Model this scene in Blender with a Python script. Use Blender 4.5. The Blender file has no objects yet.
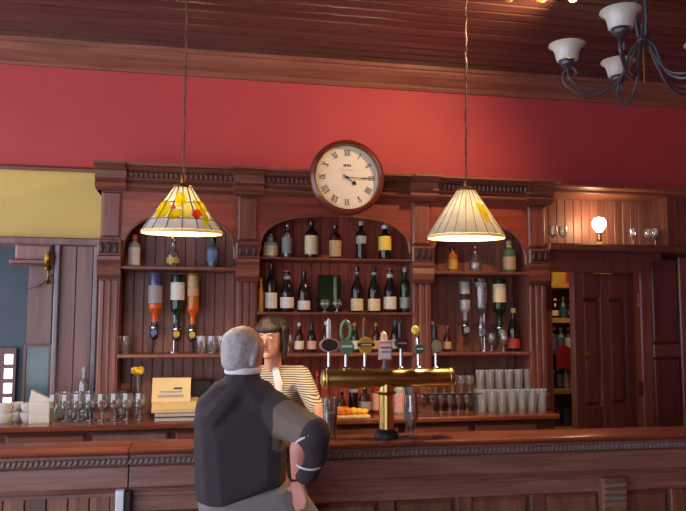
import bpy, bmesh, math, random
from mathutils import Vector, Matrix

random.seed(7)
scene = bpy.context.scene
col = scene.collection
PI = math.pi

# ------------------------------------------------------------------ camera
FOC, YAW, PIT, ROLL = 720.0, math.radians(11.0), math.atan(63 / 720), 0.003
CAM = Vector((0.0, -4.85, 1.66))
fw = Vector((math.sin(YAW) * math.cos(PIT), math.cos(YAW) * math.cos(PIT), math.sin(PIT)))
rt0 = Vector((math.cos(YAW), -math.sin(YAW), 0))
up0 = rt0.cross(fw)
rt = rt0 * math.cos(ROLL) + up0 * math.sin(ROLL)
up = up0 * math.cos(ROLL) - rt0 * math.sin(ROLL)
cd = bpy.data.cameras.new('camera')
cam = bpy.data.objects.new('camera', cd)
col.objects.link(cam)
cd.sensor_fit = 'HORIZONTAL'
cd.sensor_width = 36.0
cd.lens = FOC / 686 * 36.0
m = Matrix((rt, up, -fw)).transposed().to_4x4()
m.translation = CAM
cam.matrix_world = m
scene.camera = cam

# ------------------------------------------------------------------ world, exposure
world = bpy.data.worlds.new('world')
scene.world = world
world.use_nodes = True
bg = world.node_tree.nodes['Background']
bg.inputs['Color'].default_value = (0.84, 0.86, 1.0, 1)
bg.inputs['Strength'].default_value = 2.7
scene.view_settings.view_transform = 'Standard'
scene.view_settings.look = 'None'
scene.view_settings.exposure = 0.15
scene.cycles.transparent_max_bounces = 24
scene.view_settings.gamma = 1.0
scene.view_settings.use_curve_mapping = False
PENDANT_W, BULB_W, SPOT_W, STORE_W = 90.0, 9.0, 115.0, 8.0


def at(px, py, Y):
    """room point on the plane Y seen at a place of the photograph (used to measure the room)"""
    d = fw * FOC + rt * (px - 343) - up * (py - 255.5)
    return CAM + d * ((Y - CAM.y) / d.y)


def atz(px, py, z):
    d = fw * FOC + rt * (px - 343) - up * (py - 255.5)
    return CAM + d * ((z - CAM.z) / d.z)


def X(px, Y, py=320):
    return at(px, py, Y).x


# ------------------------------------------------------------------ materials
def lin(h):
    h = h.lstrip('#')
    o = []
    for i in (0, 2, 4):
        c = int(h[i:i + 2], 16) / 255
        o.append(c / 12.92 if c <= 0.04045 else ((c + 0.055) / 1.055) ** 2.4)
    return (*o, 1.0)


MATS = {}


def new_mat(name):
    mt = bpy.data.materials.new(name)
    mt.use_nodes = True
    nt = mt.node_tree
    b = nt.nodes['Principled BSDF']
    MATS[name] = mt
    return mt, nt, b


def plain(name, c, rough=0.5, metal=0.0, var=0.12, scale=18.0, spec=0.5, coat=0.0, bump=0.0, emis=0.0, ecol=None):
    mt, nt, b = new_mat(name)
    c = lin(c)
    tc = nt.nodes.new('ShaderNodeTexCoord')
    n = nt.nodes.new('ShaderNodeTexNoise')
    n.inputs['Scale'].default_value = scale
    n.inputs['Detail'].default_value = 3
    nt.links.new(tc.outputs['Object'], n.inputs['Vector'])
    r = nt.nodes.new('ShaderNodeValToRGB')
    r.color_ramp.elements[0].position = 0.3
    r.color_ramp.elements[1].position = 0.7
    r.color_ramp.elements[0].color = tuple(v * (1 - var) for v in c[:3]) + (1,)
    r.color_ramp.elements[1].color = tuple(min(1, v * (1 + var)) for v in c[:3]) + (1,)
    nt.links.new(n.outputs['Fac'], r.inputs['Fac'])
    nt.links.new(r.outputs['Color'], b.inputs['Base Color'])
    b.inputs['Roughness'].default_value = rough
    b.inputs['Metallic'].default_value = metal
    b.inputs['Specular IOR Level'].default_value = spec
    b.inputs['Coat Weight'].default_value = coat
    b.inputs['Coat Roughness'].default_value = 0.12
    if bump:
        bp = nt.nodes.new('ShaderNodeBump')
        bp.inputs['Strength'].default_value = bump
        bp.inputs['Distance'].default_value = 0.01
        nt.links.new(n.outputs['Fac'], bp.inputs['Height'])
        nt.links.new(bp.outputs['Normal'], b.inputs['Normal'])
    if emis:
        b.inputs['Emission Color'].default_value = lin(ecol) if ecol else c
        b.inputs['Emission Strength'].default_value = emis
    return mt


def wood(name, c1, c2, axis='x', rough=0.4, coat=0.2, fine=26.0, rnd=0.22):
    """grain stretched along one axis; every board gets its own tone"""
    mt, nt, b = new_mat(name)
    tc = nt.nodes.new('ShaderNodeTexCoord')
    oi = nt.nodes.new('ShaderNodeObjectInfo')
    mp = nt.nodes.new('ShaderNodeMapping')
    s = {'x': (0.07, 1, 1), 'y': (1, 0.07, 1), 'z': (1, 1, 0.07)}[axis]
    mp.inputs['Scale'].default_value = tuple(v * fine for v in s)
    nt.links.new(tc.outputs['Object'], mp.inputs['Vector'])
    cm = nt.nodes.new('ShaderNodeCombineXYZ')
    mu = nt.nodes.new('ShaderNodeMath')
    mu.operation = 'MULTIPLY'
    mu.inputs[1].default_value = 13.0
    nt.links.new(oi.outputs['Random'], mu.inputs[0])
    for k in range(3):
        nt.links.new(mu.outputs[0], cm.inputs[k])
    nt.links.new(cm.outputs[0], mp.inputs['Location'])
    n = nt.nodes.new('ShaderNodeTexNoise')
    n.inputs['Scale'].default_value = 1.0
    n.inputs['Detail'].default_value = 5
    n.inputs['Roughness'].default_value = 0.62
    n.inputs['Distortion'].default_value = 0.6
    nt.links.new(mp.outputs['Vector'], n.inputs['Vector'])
    r = nt.nodes.new('ShaderNodeValToRGB')
    r.color_ramp.elements[0].position = 0.32
    r.color_ramp.elements[1].position = 0.68
    r.color_ramp.elements[0].color = lin(c1)
    r.color_ramp.elements[1].color = lin(c2)
    nt.links.new(n.outputs['Fac'], r.inputs['Fac'])
    hs = nt.nodes.new('ShaderNodeHueSaturation')
    ma = nt.nodes.new('ShaderNodeMapRange')
    ma.inputs['To Min'].default_value = 1 - rnd
    ma.inputs['To Max'].default_value = 1 + rnd
    nt.links.new(oi.outputs['Random'], ma.inputs['Value'])
    nt.links.new(ma.outputs[0], hs.inputs['Value'])
    nt.links.new(r.outputs['Color'], hs.inputs['Color'])
    nt.links.new(hs.outputs['Color'], b.inputs['Base Color'])
    b.inputs['Roughness'].default_value = rough
    b.inputs['Coat Weight'].default_value = coat
    b.inputs['Coat Roughness'].default_value = 0.18
    bp = nt.nodes.new('ShaderNodeBump')
    bp.inputs['Strength'].default_value = 0.15
    bp.inputs['Distance'].default_value = 0.004
    nt.links.new(n.outputs['Fac'], bp.inputs['Height'])
    nt.links.new(bp.outputs['Normal'], b.inputs['Normal'])
    return mt


def thin_glass(name, tint='#f4f6f6', refl=1.0, rough=0.03, sheen_mix=.06):
    """thin-walled glass: clear through, bright at grazing angles"""
    mt, nt, b = new_mat(name)
    out = nt.nodes['Material Output']
    nt.nodes.remove(b)
    tr = nt.nodes.new('ShaderNodeBsdfTransparent')
    tr.inputs['Color'].default_value = lin(tint)
    gl = nt.nodes.new('ShaderNodeBsdfGlossy')
    gl.inputs['Roughness'].default_value = rough
    fr = nt.nodes.new('ShaderNodeFresnel')
    fr.inputs['IOR'].default_value = 1.5
    n = nt.nodes.new('ShaderNodeTexNoise')
    n.inputs['Scale'].default_value = 60
    bp = nt.nodes.new('ShaderNodeBump')
    bp.inputs['Strength'].default_value = 0.012
    nt.links.new(n.outputs['Fac'], bp.inputs['Height'])
    nt.links.new(bp.outputs['Normal'], gl.inputs['Normal'])
    mm = nt.nodes.new('ShaderNodeMath')
    mm.operation = 'MULTIPLY_ADD'
    mm.inputs[1].default_value = 1.6 * refl
    mm.inputs[2].default_value = 0.04 * refl
    mm.use_clamp = True
    nt.links.new(fr.outputs[0], mm.inputs[0])
    mx = nt.nodes.new('ShaderNodeMixShader')
    nt.links.new(mm.outputs[0], mx.inputs[0])
    nt.links.new(tr.outputs[0], mx.inputs[1])
    nt.links.new(gl.outputs[0], mx.inputs[2])
    df = nt.nodes.new('ShaderNodeBsdfDiffuse')
    df.inputs['Color'].default_value = (.8, .84, .9, 1)
    m3 = nt.nodes.new('ShaderNodeMixShader')
    m3.inputs[0].default_value = sheen_mix  # even diffuse white stands in for light caught by the glass
    nt.links.new(mx.outputs[0], m3.inputs[1])
    nt.links.new(df.outputs[0], m3.inputs[2])
    nt.links.new(m3.outputs[0], out.inputs['Surface'])
    return mt


def shade_glass(name, c, trans=0.6, var=0.1, clear=0.0):
    """milky leaded glass that lets the lamp shine through"""
    mt, nt, b = new_mat(name)
    out = nt.nodes['Material Output']
    nt.nodes.remove(b)
    tc = nt.nodes.new('ShaderNodeTexCoord')
    n = nt.nodes.new('ShaderNodeTexNoise')
    n.inputs['Scale'].default_value = 22
    nt.links.new(tc.outputs['Object'], n.inputs['Vector'])
    r = nt.nodes.new('ShaderNodeValToRGB')
    cc = lin(c)
    r.color_ramp.elements[0].color = tuple(v * (1 - var) for v in cc[:3]) + (1,)
    r.color_ramp.elements[1].color = tuple(min(1, v * (1 + var)) for v in cc[:3]) + (1,)
    nt.links.new(n.outputs['Fac'], r.inputs['Fac'])
    d = nt.nodes.new('ShaderNodeBsdfDiffuse')
    t = nt.nodes.new('ShaderNodeBsdfTranslucent')
    g = nt.nodes.new('ShaderNodeBsdfGlossy')
    g.inputs['Roughness'].default_value = 0.25
    nt.links.new(r.outputs['Color'], d.inputs['Color'])
    nt.links.new(r.outputs['Color'], t.inputs['Color'])
    m1 = nt.nodes.new('ShaderNodeMixShader')
    m1.inputs[0].default_value = trans
    nt.links.new(d.outputs[0], m1.inputs[1])
    nt.links.new(t.outputs[0], m1.inputs[2])
    m2 = nt.nodes.new('ShaderNodeMixShader')
    m2.inputs[0].default_value = 0.05
    nt.links.new(m1.outputs[0], m2.inputs[1])
    nt.links.new(g.outputs[0], m2.inputs[2])
    last = m2
    if clear:
        tp = nt.nodes.new('ShaderNodeBsdfTransparent')
        tp.inputs['Color'].default_value = cc
        last = nt.nodes.new('ShaderNodeMixShader')
        last.inputs[0].default_value = clear
        nt.links.new(m2.outputs[0], last.inputs[1])
        nt.links.new(tp.outputs[0], last.inputs[2])
    nt.links.new(last.outputs[0], out.inputs['Surface'])
    return mt


def glow(name, c, s):
    mt, nt, b = new_mat(name)
    b.inputs['Base Color'].default_value = lin(c)
    b.inputs['Emission Color'].default_value = lin(c)
    b.inputs['Emission Strength'].default_value = s
    return mt


def striped(name, c1, c2, scale):
    mt, nt, b = new_mat(name)
    tc = nt.nodes.new('ShaderNodeTexCoord')
    w = nt.nodes.new('ShaderNodeTexWave')
    w.bands_direction = 'Z'
    w.inputs['Scale'].default_value = scale
    w.inputs['Distortion'].default_value = 1.6
    w.inputs['Detail Scale'].default_value = 0.6
    nt.links.new(tc.outputs['Object'], w.inputs['Vector'])
    r = nt.nodes.new('ShaderNodeValToRGB')
    r.color_ramp.elements[0].position = 0.42
    r.color_ramp.elements[1].position = 0.58
    r.color_ramp.elements[0].color = lin(c1)
    r.color_ramp.elements[1].color = lin(c2)
    nt.links.new(w.outputs['Fac'], r.inputs['Fac'])
    nt.links.new(r.outputs['Color'], b.inputs['Base Color'])
    b.inputs['Roughness'].default_value = 0.9
    return mt


W_H = wood('mahogany_along', '#61362d', '#8e5746', 'x')
W_V = wood('mahogany_upright', '#5c332c', '#895042', 'z')
W_BAR = wood('bar_front_wood', '#6d473d', '#9c7364', 'x', rough=0.42, coat=0.15)
W_BARV = wood('bar_panel_wood', '#6a4336', '#96684f', 'z', rough=0.42, coat=0.15)
W_BOARD = wood('beadboard_wood', '#7a4a40', '#a16c5e', 'z', rough=0.45, coat=0.1, rnd=.12)  # colour lightened to offset the shade inside the recessed bays
W_BOARDR = wood('red_beadboard_wood', '#8e3e30', '#b86048', 'z', rough=0.45, coat=0.1, rnd=.12)
W_TOP = wood('bar_top_wood', '#6a3328', '#92523e', 'x', rough=0.26, coat=0.4, fine=18)
W_RED = wood('red_mahogany', '#7a2e22', '#a5503a', 'x')
W_DARK = wood('dark_mahogany', '#502b27', '#714036', 'z')
W_DOOR = wood('door_wood', '#5a322b', '#7c4a3e', 'z', rough=0.45, coat=0.1)
W_JAMB = wood('jamb_wood', '#7c4030', '#a45a42', 'z')
W_CEIL = wood('ceiling_wood', '#4c312e', '#69463f', 'x', rough=0.35, coat=0.3)
W_CROWN = wood('crown_wood', '#704337', '#935f4c', 'x', rough=0.4)
W_POST = wood('partition_wood', '#6d4f49', '#8b6b62', 'z', rough=0.45, coat=0.1, fine=16)
W_SHELF = wood('pine_shelf', '#b98a45', '#d8a85e', 'x', rough=0.5, coat=0.0)
M_RED = plain('red_paint', '#bd464b', 0.65, var=0.05, scale=3, bump=0.03)
M_YEL = plain('yellow_paint', '#dfc06a', 0.6, var=0.04, scale=3)
M_FLOOR = plain('carpet', '#5a3a34', 0.95, var=0.2, scale=60)
M_BLUEW = plain('dim_blue_wall', '#59646e', 0.8, var=0.08, scale=4)
M_CREAMW = plain('store_wall', '#b89a66', 0.8, var=0.06, scale=4)
M_BRASS = plain('brass', '#d6bb70', 0.28, 1.0, var=0.05)
M_BRASSD = plain('aged_brass', '#8f6d35', 0.35, 1.0, var=0.1)
M_STEEL = plain('steel', '#c4c8cc', 0.18, 1.0, var=0.04)
M_BLACK = plain('black_plastic', '#1c1a1c', 0.35)
M_IRON = plain('wrought_iron', '#55565e', 0.4, 0.6, var=0.15, scale=40)
M_CARVE = plain('carved_dark_wood', '#3a1f1c', 0.45, var=0.2, bump=0.4, scale=60)
M_DIAL = plain('dial_enamel', '#efe6cf', 0.3, var=0.02)
M_INK = plain('dial_ink', '#2a2624', 0.6)
M_INKS = plain('dial_faint_ink', '#a59a88', 0.6)
M_CLKW = wood('clock_wood', '#58231b', '#7f3a2a', 'x', rough=0.22, coat=0.6)
M_WHITE = plain('white_china', '#dcd9d2', 0.3, var=0.03)
M_CREAM = plain('cream_plastic', '#d8bd8a', 0.45, var=0.04)
M_GREYP = plain('pale_grey_plastic', '#b9b3ad', 0.45, var=0.04)
M_LAMPGL = shade_glass('frosted_bell_glass', '#e9e8e0', 0.35)
M_PANEL = shade_glass('milky_panel_glass', '#b9b5ac', 0.16, clear=.2)
M_PANEL2 = shade_glass('grey_panel_glass', '#b4b4ba', 0.16, clear=.2)
M_LEAFY = shade_glass('yellow_leaf_glass', '#fff05a', 0.95)
M_LEAFO = shade_glass('pale_leaf_glass', '#fff6c0', 0.9)
M_FRUIT = shade_glass('red_fruit_glass', '#f58a60', 0.85)
M_RIM = shade_glass('amber_rim_glass', '#d8c282', 0.2)
M_LEAD = plain('lead_came', '#4a4746', 0.5, 0.6)
M_BULB = glow('bulb_glow', '#fff0c8', 14.0)
M_BULB2 = glow('pendant_bulb_glow', '#ffd890', 12.0)
M_SPOTGL = glow('spot_glow', '#ffd98a', 6.0)
M_WIN = glow('daylight_pane', '#dfe9ff', 2.2)
M_GLASS = thin_glass('clear_glass', '#f6f6f2', 1.8, sheen_mix=.06)
M_GLASSH = thin_glass('bright_highball_glass', '#f2f6fa', 2.2, sheen_mix=.2)  # extra white mixed in so the highballs look brightly lit
M_GLASS2 = thin_glass('smoky_glass', '#dfe2e2', 1.6)
M_TEAL = plain('teal_dark_glass', '#5c777c', 0.12, var=0.15, scale=5)
M_BEER = plain('lager', '#c9853b', 0.15, var=0.1)
M_FOAM = plain('foam', '#e9dcc4', 0.8)
M_COLA = plain('clear_drink', '#dac8ac', 0.2)
M_BLK2 = plain('rubber_black', '#232124', 0.5)
M_CORD = plain('brass_cord', '#6e4a3c', 0.5, 0.2)
M_FABR = plain('red_cloth', '#a5232d', 0.9)
M_ORANGE = plain('orange_peel', '#f08a1e', 0.5, bump=0.2, scale=90)
M_LEMON = plain('lemon_peel', '#f6c93a', 0.5, bump=0.2, scale=90)
M_PETAL = plain('yellow_petal', '#e6b52a', 0.7)
M_STEM = plain('flower_stem', '#7d8b74', 0.6)

BCOL = {'wine': '#16140f', 'green': '#12301c', 'brown': '#3a1a0c', 'amber': '#b0642a', 'clear': '#98a29f', 'black': '#141215',
        'gold': '#b98a3c', 'blue': '#4a5378', 'orange': '#d2571c', 'greenc': '#4f6b45', 'red': '#7d1f1c', 'teal': '#3d5a5f', 'silver': '#a9abb0'}
for k, v in BCOL.items():
    plain('bottle_' + k, v, 0.1, var=0.1, spec=0.6)
for k, v in {'white': '#ddd8cd', 'cream': '#e2d3a6', 'yellow': '#e6c94e', 'tan': '#b89a72', 'pink': '#dbaaa6', 'bluel': '#5a6f8e', 'redl': '#b8392f',
             'greyl': '#9b9a9a', 'greenl': '#5f8a6b', 'goldl': '#c59a3f', 'blackl': '#262426'}.items():
    plain('paper_' + k, v, 0.55, var=0.12, scale=70)


# ------------------------------------------------------------------ mesh builder
class MB:
    def __init__(self):
        self.v, self.f = [], []

    def add(self, vs, fs):
        o = len(self.v)
        self.v += [tuple(p) for p in vs]
        self.f += [tuple(i + o for i in f) for f in fs]
        return self

    def box(self, x0, x1, y0, y1, z0, z1):
        return self.add([(x0, y0, z0), (x1, y0, z0), (x1, y1, z0), (x0, y1, z0), (x0, y0, z1), (x1, y0, z1), (x1, y1, z1), (x0, y1, z1)],
                        [(0, 3, 2, 1), (4, 5, 6, 7), (0, 1, 5, 4), (1, 2, 6, 5), (2, 3, 7, 6), (3, 0, 4, 7)])

    def bbox(self, x0, x1, y0, y1, z0, z1, b=0.006):
        """box with its front (low y) edges chamfered"""
        return self.add([(x0, y1, z0), (x1, y1, z0), (x1, y1, z1), (x0, y1, z1), (x0, y0 + b, z0), (x1, y0 + b, z0), (x1, y0 + b, z1), (x0, y0 + b, z1),
                         (x0 + b, y0, z0 + b), (x1 - b, y0, z0 + b), (x1 - b, y0, z1 - b), (x0 + b, y0, z1 - b)],
                        [(0, 3, 2, 1), (0, 1, 5, 4), (1, 2, 6, 5), (2, 3, 7, 6), (3, 0, 4, 7),
                         (4, 5, 9, 8), (5, 6, 10, 9), (6, 7, 11, 10), (7, 4, 8, 11), (8, 9, 10, 11)])

    def lathe(self, prof, n=20, c=(0, 0, 0), axis='z', cap=True):
        vs, fs = [], []
        for r, z in prof:
            for i in range(n):
                a = 2 * PI * i / n
                p = (r * math.cos(a), r * math.sin(a), z)
                if axis == 'x':
                    p = (p[2], p[0], p[1])
                elif axis == 'y':
                    p = (p[0], p[2], -p[1])
                vs.append((p[0] + c[0], p[1] + c[1], p[2] + c[2]))
        for j in range(len(prof) - 1):
            for i in range(n):
                k = (i + 1) % n
                fs.append((j * n + i, j * n + k, (j + 1) * n + k, (j + 1) * n + i))
        if cap:
            if prof[0][0] > 1e-6:
                fs.append(tuple(range(n - 1, -1, -1)))
            if prof[-1][0] > 1e-6:
                fs.append(tuple(range((len(prof) - 1) * n, len(prof) * n)))
        return self.add(vs, fs)

    def tube(self, pts, r, n=8, close=False):
        pts = [Vector(p) for p in pts]
        rs = r if isinstance(r, (list, tuple)) else [r] * len(pts)
        vs, fs = [], []
        ref = Vector((0.13, 0.31, 0.94)).normalized()
        for i, p in enumerate(pts):
            a = pts[(i - 1) % len(pts)] if close else pts[max(i - 1, 0)]
            b = pts[(i + 1) % len(pts)] if close else pts[min(i + 1, len(pts) - 1)]
            t = (b - a).normalized()
            u = t.cross(ref)
            if u.length < 0.2:
                u = t.cross(Vector((1, 0.2, 0)))
            u.normalize()
            w = t.cross(u)
            for k in range(n):
                q = 2 * PI * k / n
                vs.append(p + (u * math.cos(q) + w * math.sin(q)) * rs[i])
        N = len(pts)
        for i in range(N if close else N - 1):
            j = (i + 1) % N
            for k in range(n):
                l = (k + 1) % n
                fs.append((i * n + k, i * n + l, j * n + l, j * n + k))
        if not close:
            fs.append(tuple(range(n - 1, -1, -1)))
            fs.append(tuple(range((N - 1) * n, N * n)))
        return self.add(vs, fs)

    def prism(self, poly, a0, a1, axis='x'):
        """poly: 2D outline; axis x -> (y,z), axis y -> (x,z), axis z -> (x,y)"""
        n = len(poly)
        vs = []
        for a in (a0, a1):
            for p, q in poly:
                vs.append({'x': (a, p, q), 'y': (p, a, q), 'z': (p, q, a)}[axis])
        fs = [tuple(range(n)), tuple(range(2 * n - 1, n - 1, -1))]
        fs += [(i, (i + 1) % n, n + (i + 1) % n, n + i) for i in range(n)]
        return self.add(vs, fs)

    def sphere(self, c, r, n=14, mrings=8):
        rx, ry, rz = r if isinstance(r, tuple) else (r, r, r)
        vs = [(c[0], c[1], c[2] - rz)]
        for j in range(1, mrings):
            t = -PI / 2 + PI * j / mrings
            for i in range(n):
                a = 2 * PI * i / n
                vs.append((c[0] + rx * math.cos(t) * math.cos(a), c[1] + ry * math.cos(t) * math.sin(a), c[2] + rz * math.sin(t)))
        vs.append((c[0], c[1], c[2] + rz))
        fs = [(0, 1 + (i + 1) % n, 1 + i) for i in range(n)]
        for j in range(mrings - 2):
            for i in range(n):
                k = (i + 1) % n
                o = 1 + j * n
                fs.append((o + i, o + k, o + n + k, o + n + i))
        o = 1 + (mrings - 2) * n
        fs += [(o + i, o + (i + 1) % n, len(vs) - 1) for i in range(n)]
        return self.add(vs, fs)

    def mesh(self, name, off=(0, 0, 0), smooth=False):
        me = bpy.data.meshes.new(name)
        o = Vector(off)
        me.from_pydata([Vector(p) - o for p in self.v], [], self.f)
        bm = bmesh.new()
        bm.from_mesh(me)
        bmesh.ops.recalc_face_normals(bm, faces=bm.faces)
        bm.to_mesh(me)
        bm.free()
        if smooth:
            me.polygons.foreach_set('use_smooth', [True] * len(me.polygons))
            try:
                me.set_sharp_from_angle(angle=math.radians(38))
            except Exception:
                pass
        return me

    def build(self, name, mat, parent=None, smooth=False, local=False, origin=None):
        """vertices are in room coordinates unless local"""
        off = (0, 0, 0)
        if not local:
            if origin is not None:
                off = origin
            elif parent is not None:
                off = world_of(parent)
        me = self.mesh(name, off, smooth)
        return link(name, me, mat, parent, origin if (origin is not None and parent is None) else
                    ((Vector(origin) - world_of(parent)) if origin is not None else None))


def world_of(o):
    p = Vector((0, 0, 0))
    while o is not None:
        p = p + o.location
        o = o.parent
    return p


def link(name, me, mat, parent=None, loc=None, rot=None):
    o = bpy.data.objects.new(name, me)
    col.objects.link(o)
    if mat is not None and not me.materials:
        me.materials.append(MATS[mat] if isinstance(mat, str) else mat)
    if parent is not None:
        o.parent = parent
    if loc is not None:
        o.location = loc
    if rot is not None:
        o.rotation_euler = rot
    return o


def tag(o, label=None, cat=None, group=None, kind=None):
    if label:
        o['label'] = label
    if cat:
        o['category'] = cat
    if group:
        o['group'] = group
    if kind:
        o['kind'] = kind
    return o


def thing(name, loc, label, cat, group=None, rot=None):
    o = bpy.data.objects.new(name, None)
    o.empty_display_size = 0.1
    col.objects.link(o)
    o.location = loc
    if rot:
        o.rotation_euler = rot
    return tag(o, label, cat, group)


def struct(name, mb, mat, smooth=False):
    return tag(mb.build(name, mat, smooth=smooth), kind='structure')


def lamp(name, kind, loc, energy, color, parent=None, size=0.03, target=None, spot=60, blend=0.6):
    ld = bpy.data.lights.new(name, kind)
    ld.energy = energy
    ld.color = color
    ld.shadow_soft_size = size
    o = bpy.data.objects.new(name, ld)
    col.objects.link(o)
    if kind == 'SPOT':
        ld.spot_size = math.radians(spot)
        ld.spot_blend = blend
    if parent is not None:
        o.parent = parent
        o.location = Vector(loc) - world_of(parent)
    else:
        o.location = loc
    if target is not None:
        o.rotation_euler = (Vector(target) - Vector(loc)).to_track_quat('-Z', 'Y').to_euler()
    return o


# ------------------------------------------------------------------ room shell
XL, XR = -3.4, 4.4          # room ends left and right
CEIL = 3.43
floor = struct('floor', MB().box(XL, XR, -7.5, 3.0, -0.1, 0.0), M_FLOOR)
ceiling = struct('ceiling', MB().box(XL, XR, -7.5, 0.1, CEIL + 0.02, CEIL + 0.12), M_CEIL if False else W_CEIL)
BW = 0.105
bd = MB().prism([(-BW / 2 + 0.004, CEIL + 0.02), (-BW / 2 + 0.004, CEIL + 0.006), (-BW / 2 + 0.012, CEIL), (BW / 2 - 0.012, CEIL), (BW / 2 - 0.004, CEIL + 0.006), (BW / 2 - 0.004, CEIL + 0.02)], XL, XR, 'x').mesh('ceiling_board')
for i in range(70):
    link('board', bd, W_CEIL, ceiling, (0, -0.06 - i * BW, 0))

Z_RAIL = 2.615              # foot of the red wall
XD0, XD1 = X(549, 0.0), X(634, 0.0)      # doorway to the store
XP = X(97, -0.1)            # left end of the back bar
wall = struct('wall_back', MB().box(XL, XR, 0.0, 0.14, Z_RAIL, CEIL + 0.02), M_RED)
MB().box(XP, XD0, 0.0, 0.14, 0, Z_RAIL).build('lower_wall', M_RED, wall)
MB().box(XD0, XD1, 0.0, 0.14, 2.02, Z_RAIL).build('wall_over_door', M_RED, wall)
MB().box(XD1, XR, 0.0, 0.14, 0, Z_RAIL).build('lower_wall', W_DARK, wall)
ZY = 2.165
MB().box(XL, XP, 0.0, 0.14, ZY, Z_RAIL).build('yellow_wall_section', M_YEL, wall)
# crown moulding along the ceiling
prof = [(0, 3.285), (-0.02, 3.285), (-0.03, 3.30), (-0.028, 3.315), (-0.055, 3.335), (-0.095, 3.36), (-0.115, 3.385), (-0.115, 3.40), (-0.13, 3.405), (-0.13, CEIL + 0.01), (0, CEIL + 0.01)]
crown = struct('trim_1', MB().prism(prof, XL, XR, 'x'), W_CROWN)
struct('trim_2', MB().prism([(0, 2.60), (-0.03, 2.60), (-0.035, 2.615), (-0.02, 2.63), (0, 2.632)], XL, XP, 'x'), W_H)
wr = struct('wall_right', MB().box(XR, XR + 0.12, -7.5, 0.14, 0, CEIL + 0.1), M_RED)

struct('wall_rear_blocker', MB().box(-0.6, XR, -7.62, -7.5, 0, CEIL + 0.1), M_RED)  # partial wall out of view, added to keep light off the right side
# panelling on the wall to the right of the door
px0, px1 = X(652, -0.04), X(700, -0.04)
pan = MB().box(XD1 + 0.02, XR, -0.03, 0.0, 0, 2.125).build('wall_panelling', W_DARK, wall)
for a, b in ((XD1 + 0.02, X(651, -0.04)), (X(679, -0.04), X(686, -0.04) + 0.1)):
    MB().bbox(a, b, -0.06, -0.03, 0, 2.125, 0.008).build('stile', W_V, pan)
MB().bbox(X(651, -0.04), X(679, -0.04), -0.05, -0.03, 1.48, 2.125, 0.02).build('panel', W_DARK, pan)
MB().bbox(X(651, -0.04), X(679, -0.04), -0.06, -0.03, 1.38, 1.48, 0.01).build('rail', W_V, pan)
MB().bbox(X(651, -0.04), X(679, -0.04), -0.05, -0.03, 0.2, 1.38, 0.02).build('panel', W_DARK, pan)

# ------------------------------------------------------------------ store room behind the doorway
SX0, SX1, SY = 1.9, 4.4, 2.3
sw = struct('wall_store', MB().box(SX0, SX1, SY, SY + 0.1, 0, 2.6), M_CREAMW)
MB().box(SX0 - 0.1, SX0, 0.14, SY, 0, 2.6).build('side_wall', M_CREAMW, sw)
MB().box(SX1, SX1 + 0.1, 0.14, SY, 0, 2.6).build('side_wall', M_CREAMW, sw)
MB().box(SX0, SX1, 0.14, SY, 2.5, 2.6).build('store_ceiling', M_CREAMW, sw)
# door frame and open door
dj = 0.05
frame = struct('trim_3', MB().box(XD0 - 0.06, XD0, -0.05, 0.14, 0, 2.02), W_JAMB)
MB().box(XD1 - 0.03, XD1 + 0.05, -0.05, 0.14, 0, 2.02).build('jamb', W_JAMB, frame)
MB().box(XD0 - 0.06, XD1 + 0.05, -0.05, 0.14, 2.02, 2.08).build('lintel', W_H, frame)
door = bpy.data.objects.new('door_1', None)
col.objects.link(door)
door.location = (XD1 - 0.035, -0.06, 0.0)
door.rotation_euler = (0, 0, math.radians(22))
tag(door, kind='structure')
DW, DH = 0.66, 1.98
# door drawn in its own frame: hinge at 0, free edge at -DW, thickness along +y
for a, b in ((-DW, -DW + 0.10), (-DW / 2 - 0.05, -DW / 2 + 0.05), (-0.10, 0)):
    MB().bbox(a, b, 0, 0.04, 0.01, DH, 0.004).build('stile', W_DOOR, door, local=True)
for a, b in ((0.01, 0.22), (0.86, 1.06), (DH - 0.17, DH)):
    for c, d in ((-DW + 0.10, -DW / 2 - 0.05), (-DW / 2 + 0.05, -0.10)):
        MB().bbox(c, d, 0, 0.04, a, b, 0.004).build('rail', W_DOOR, door, local=True)
for a, b in ((0.22, 0.86), (1.06, DH - 0.17)):
    for c, d in ((-DW + 0.10, -DW / 2 - 0.05), (-DW / 2 + 0.05, -0.10)):
        MB().bbox(c, d, 0.012, 0.03, a, b, 0.03).build('panel', W_DOOR, door, local=True)
kb = MB().lathe([(0.006, 0), (0.006, -0.03), (0.024, -0.04), (0.026, -0.055), (0.015, -0.066), (0, -0.068)], 14, (-DW + 0.05, 0, 1.42), 'y')
tag(kb.build('door_knob', M_BRASS, door, smooth=True, local=True), 'small brass door knob')
for z in (1.80, 1.16):
    hg = MB().box(XD1 - 0.005, XD1 + 0.03, -0.056, -0.05, z - 0.05, z + 0.05)
    hg.lathe([(0.007, -0.05), (0.007, 0.05)], 8, (XD1 - 0.008, -0.055, z))
    tag(hg.build('hinge', M_STEEL, frame), 'steel hinge plate')

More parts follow.
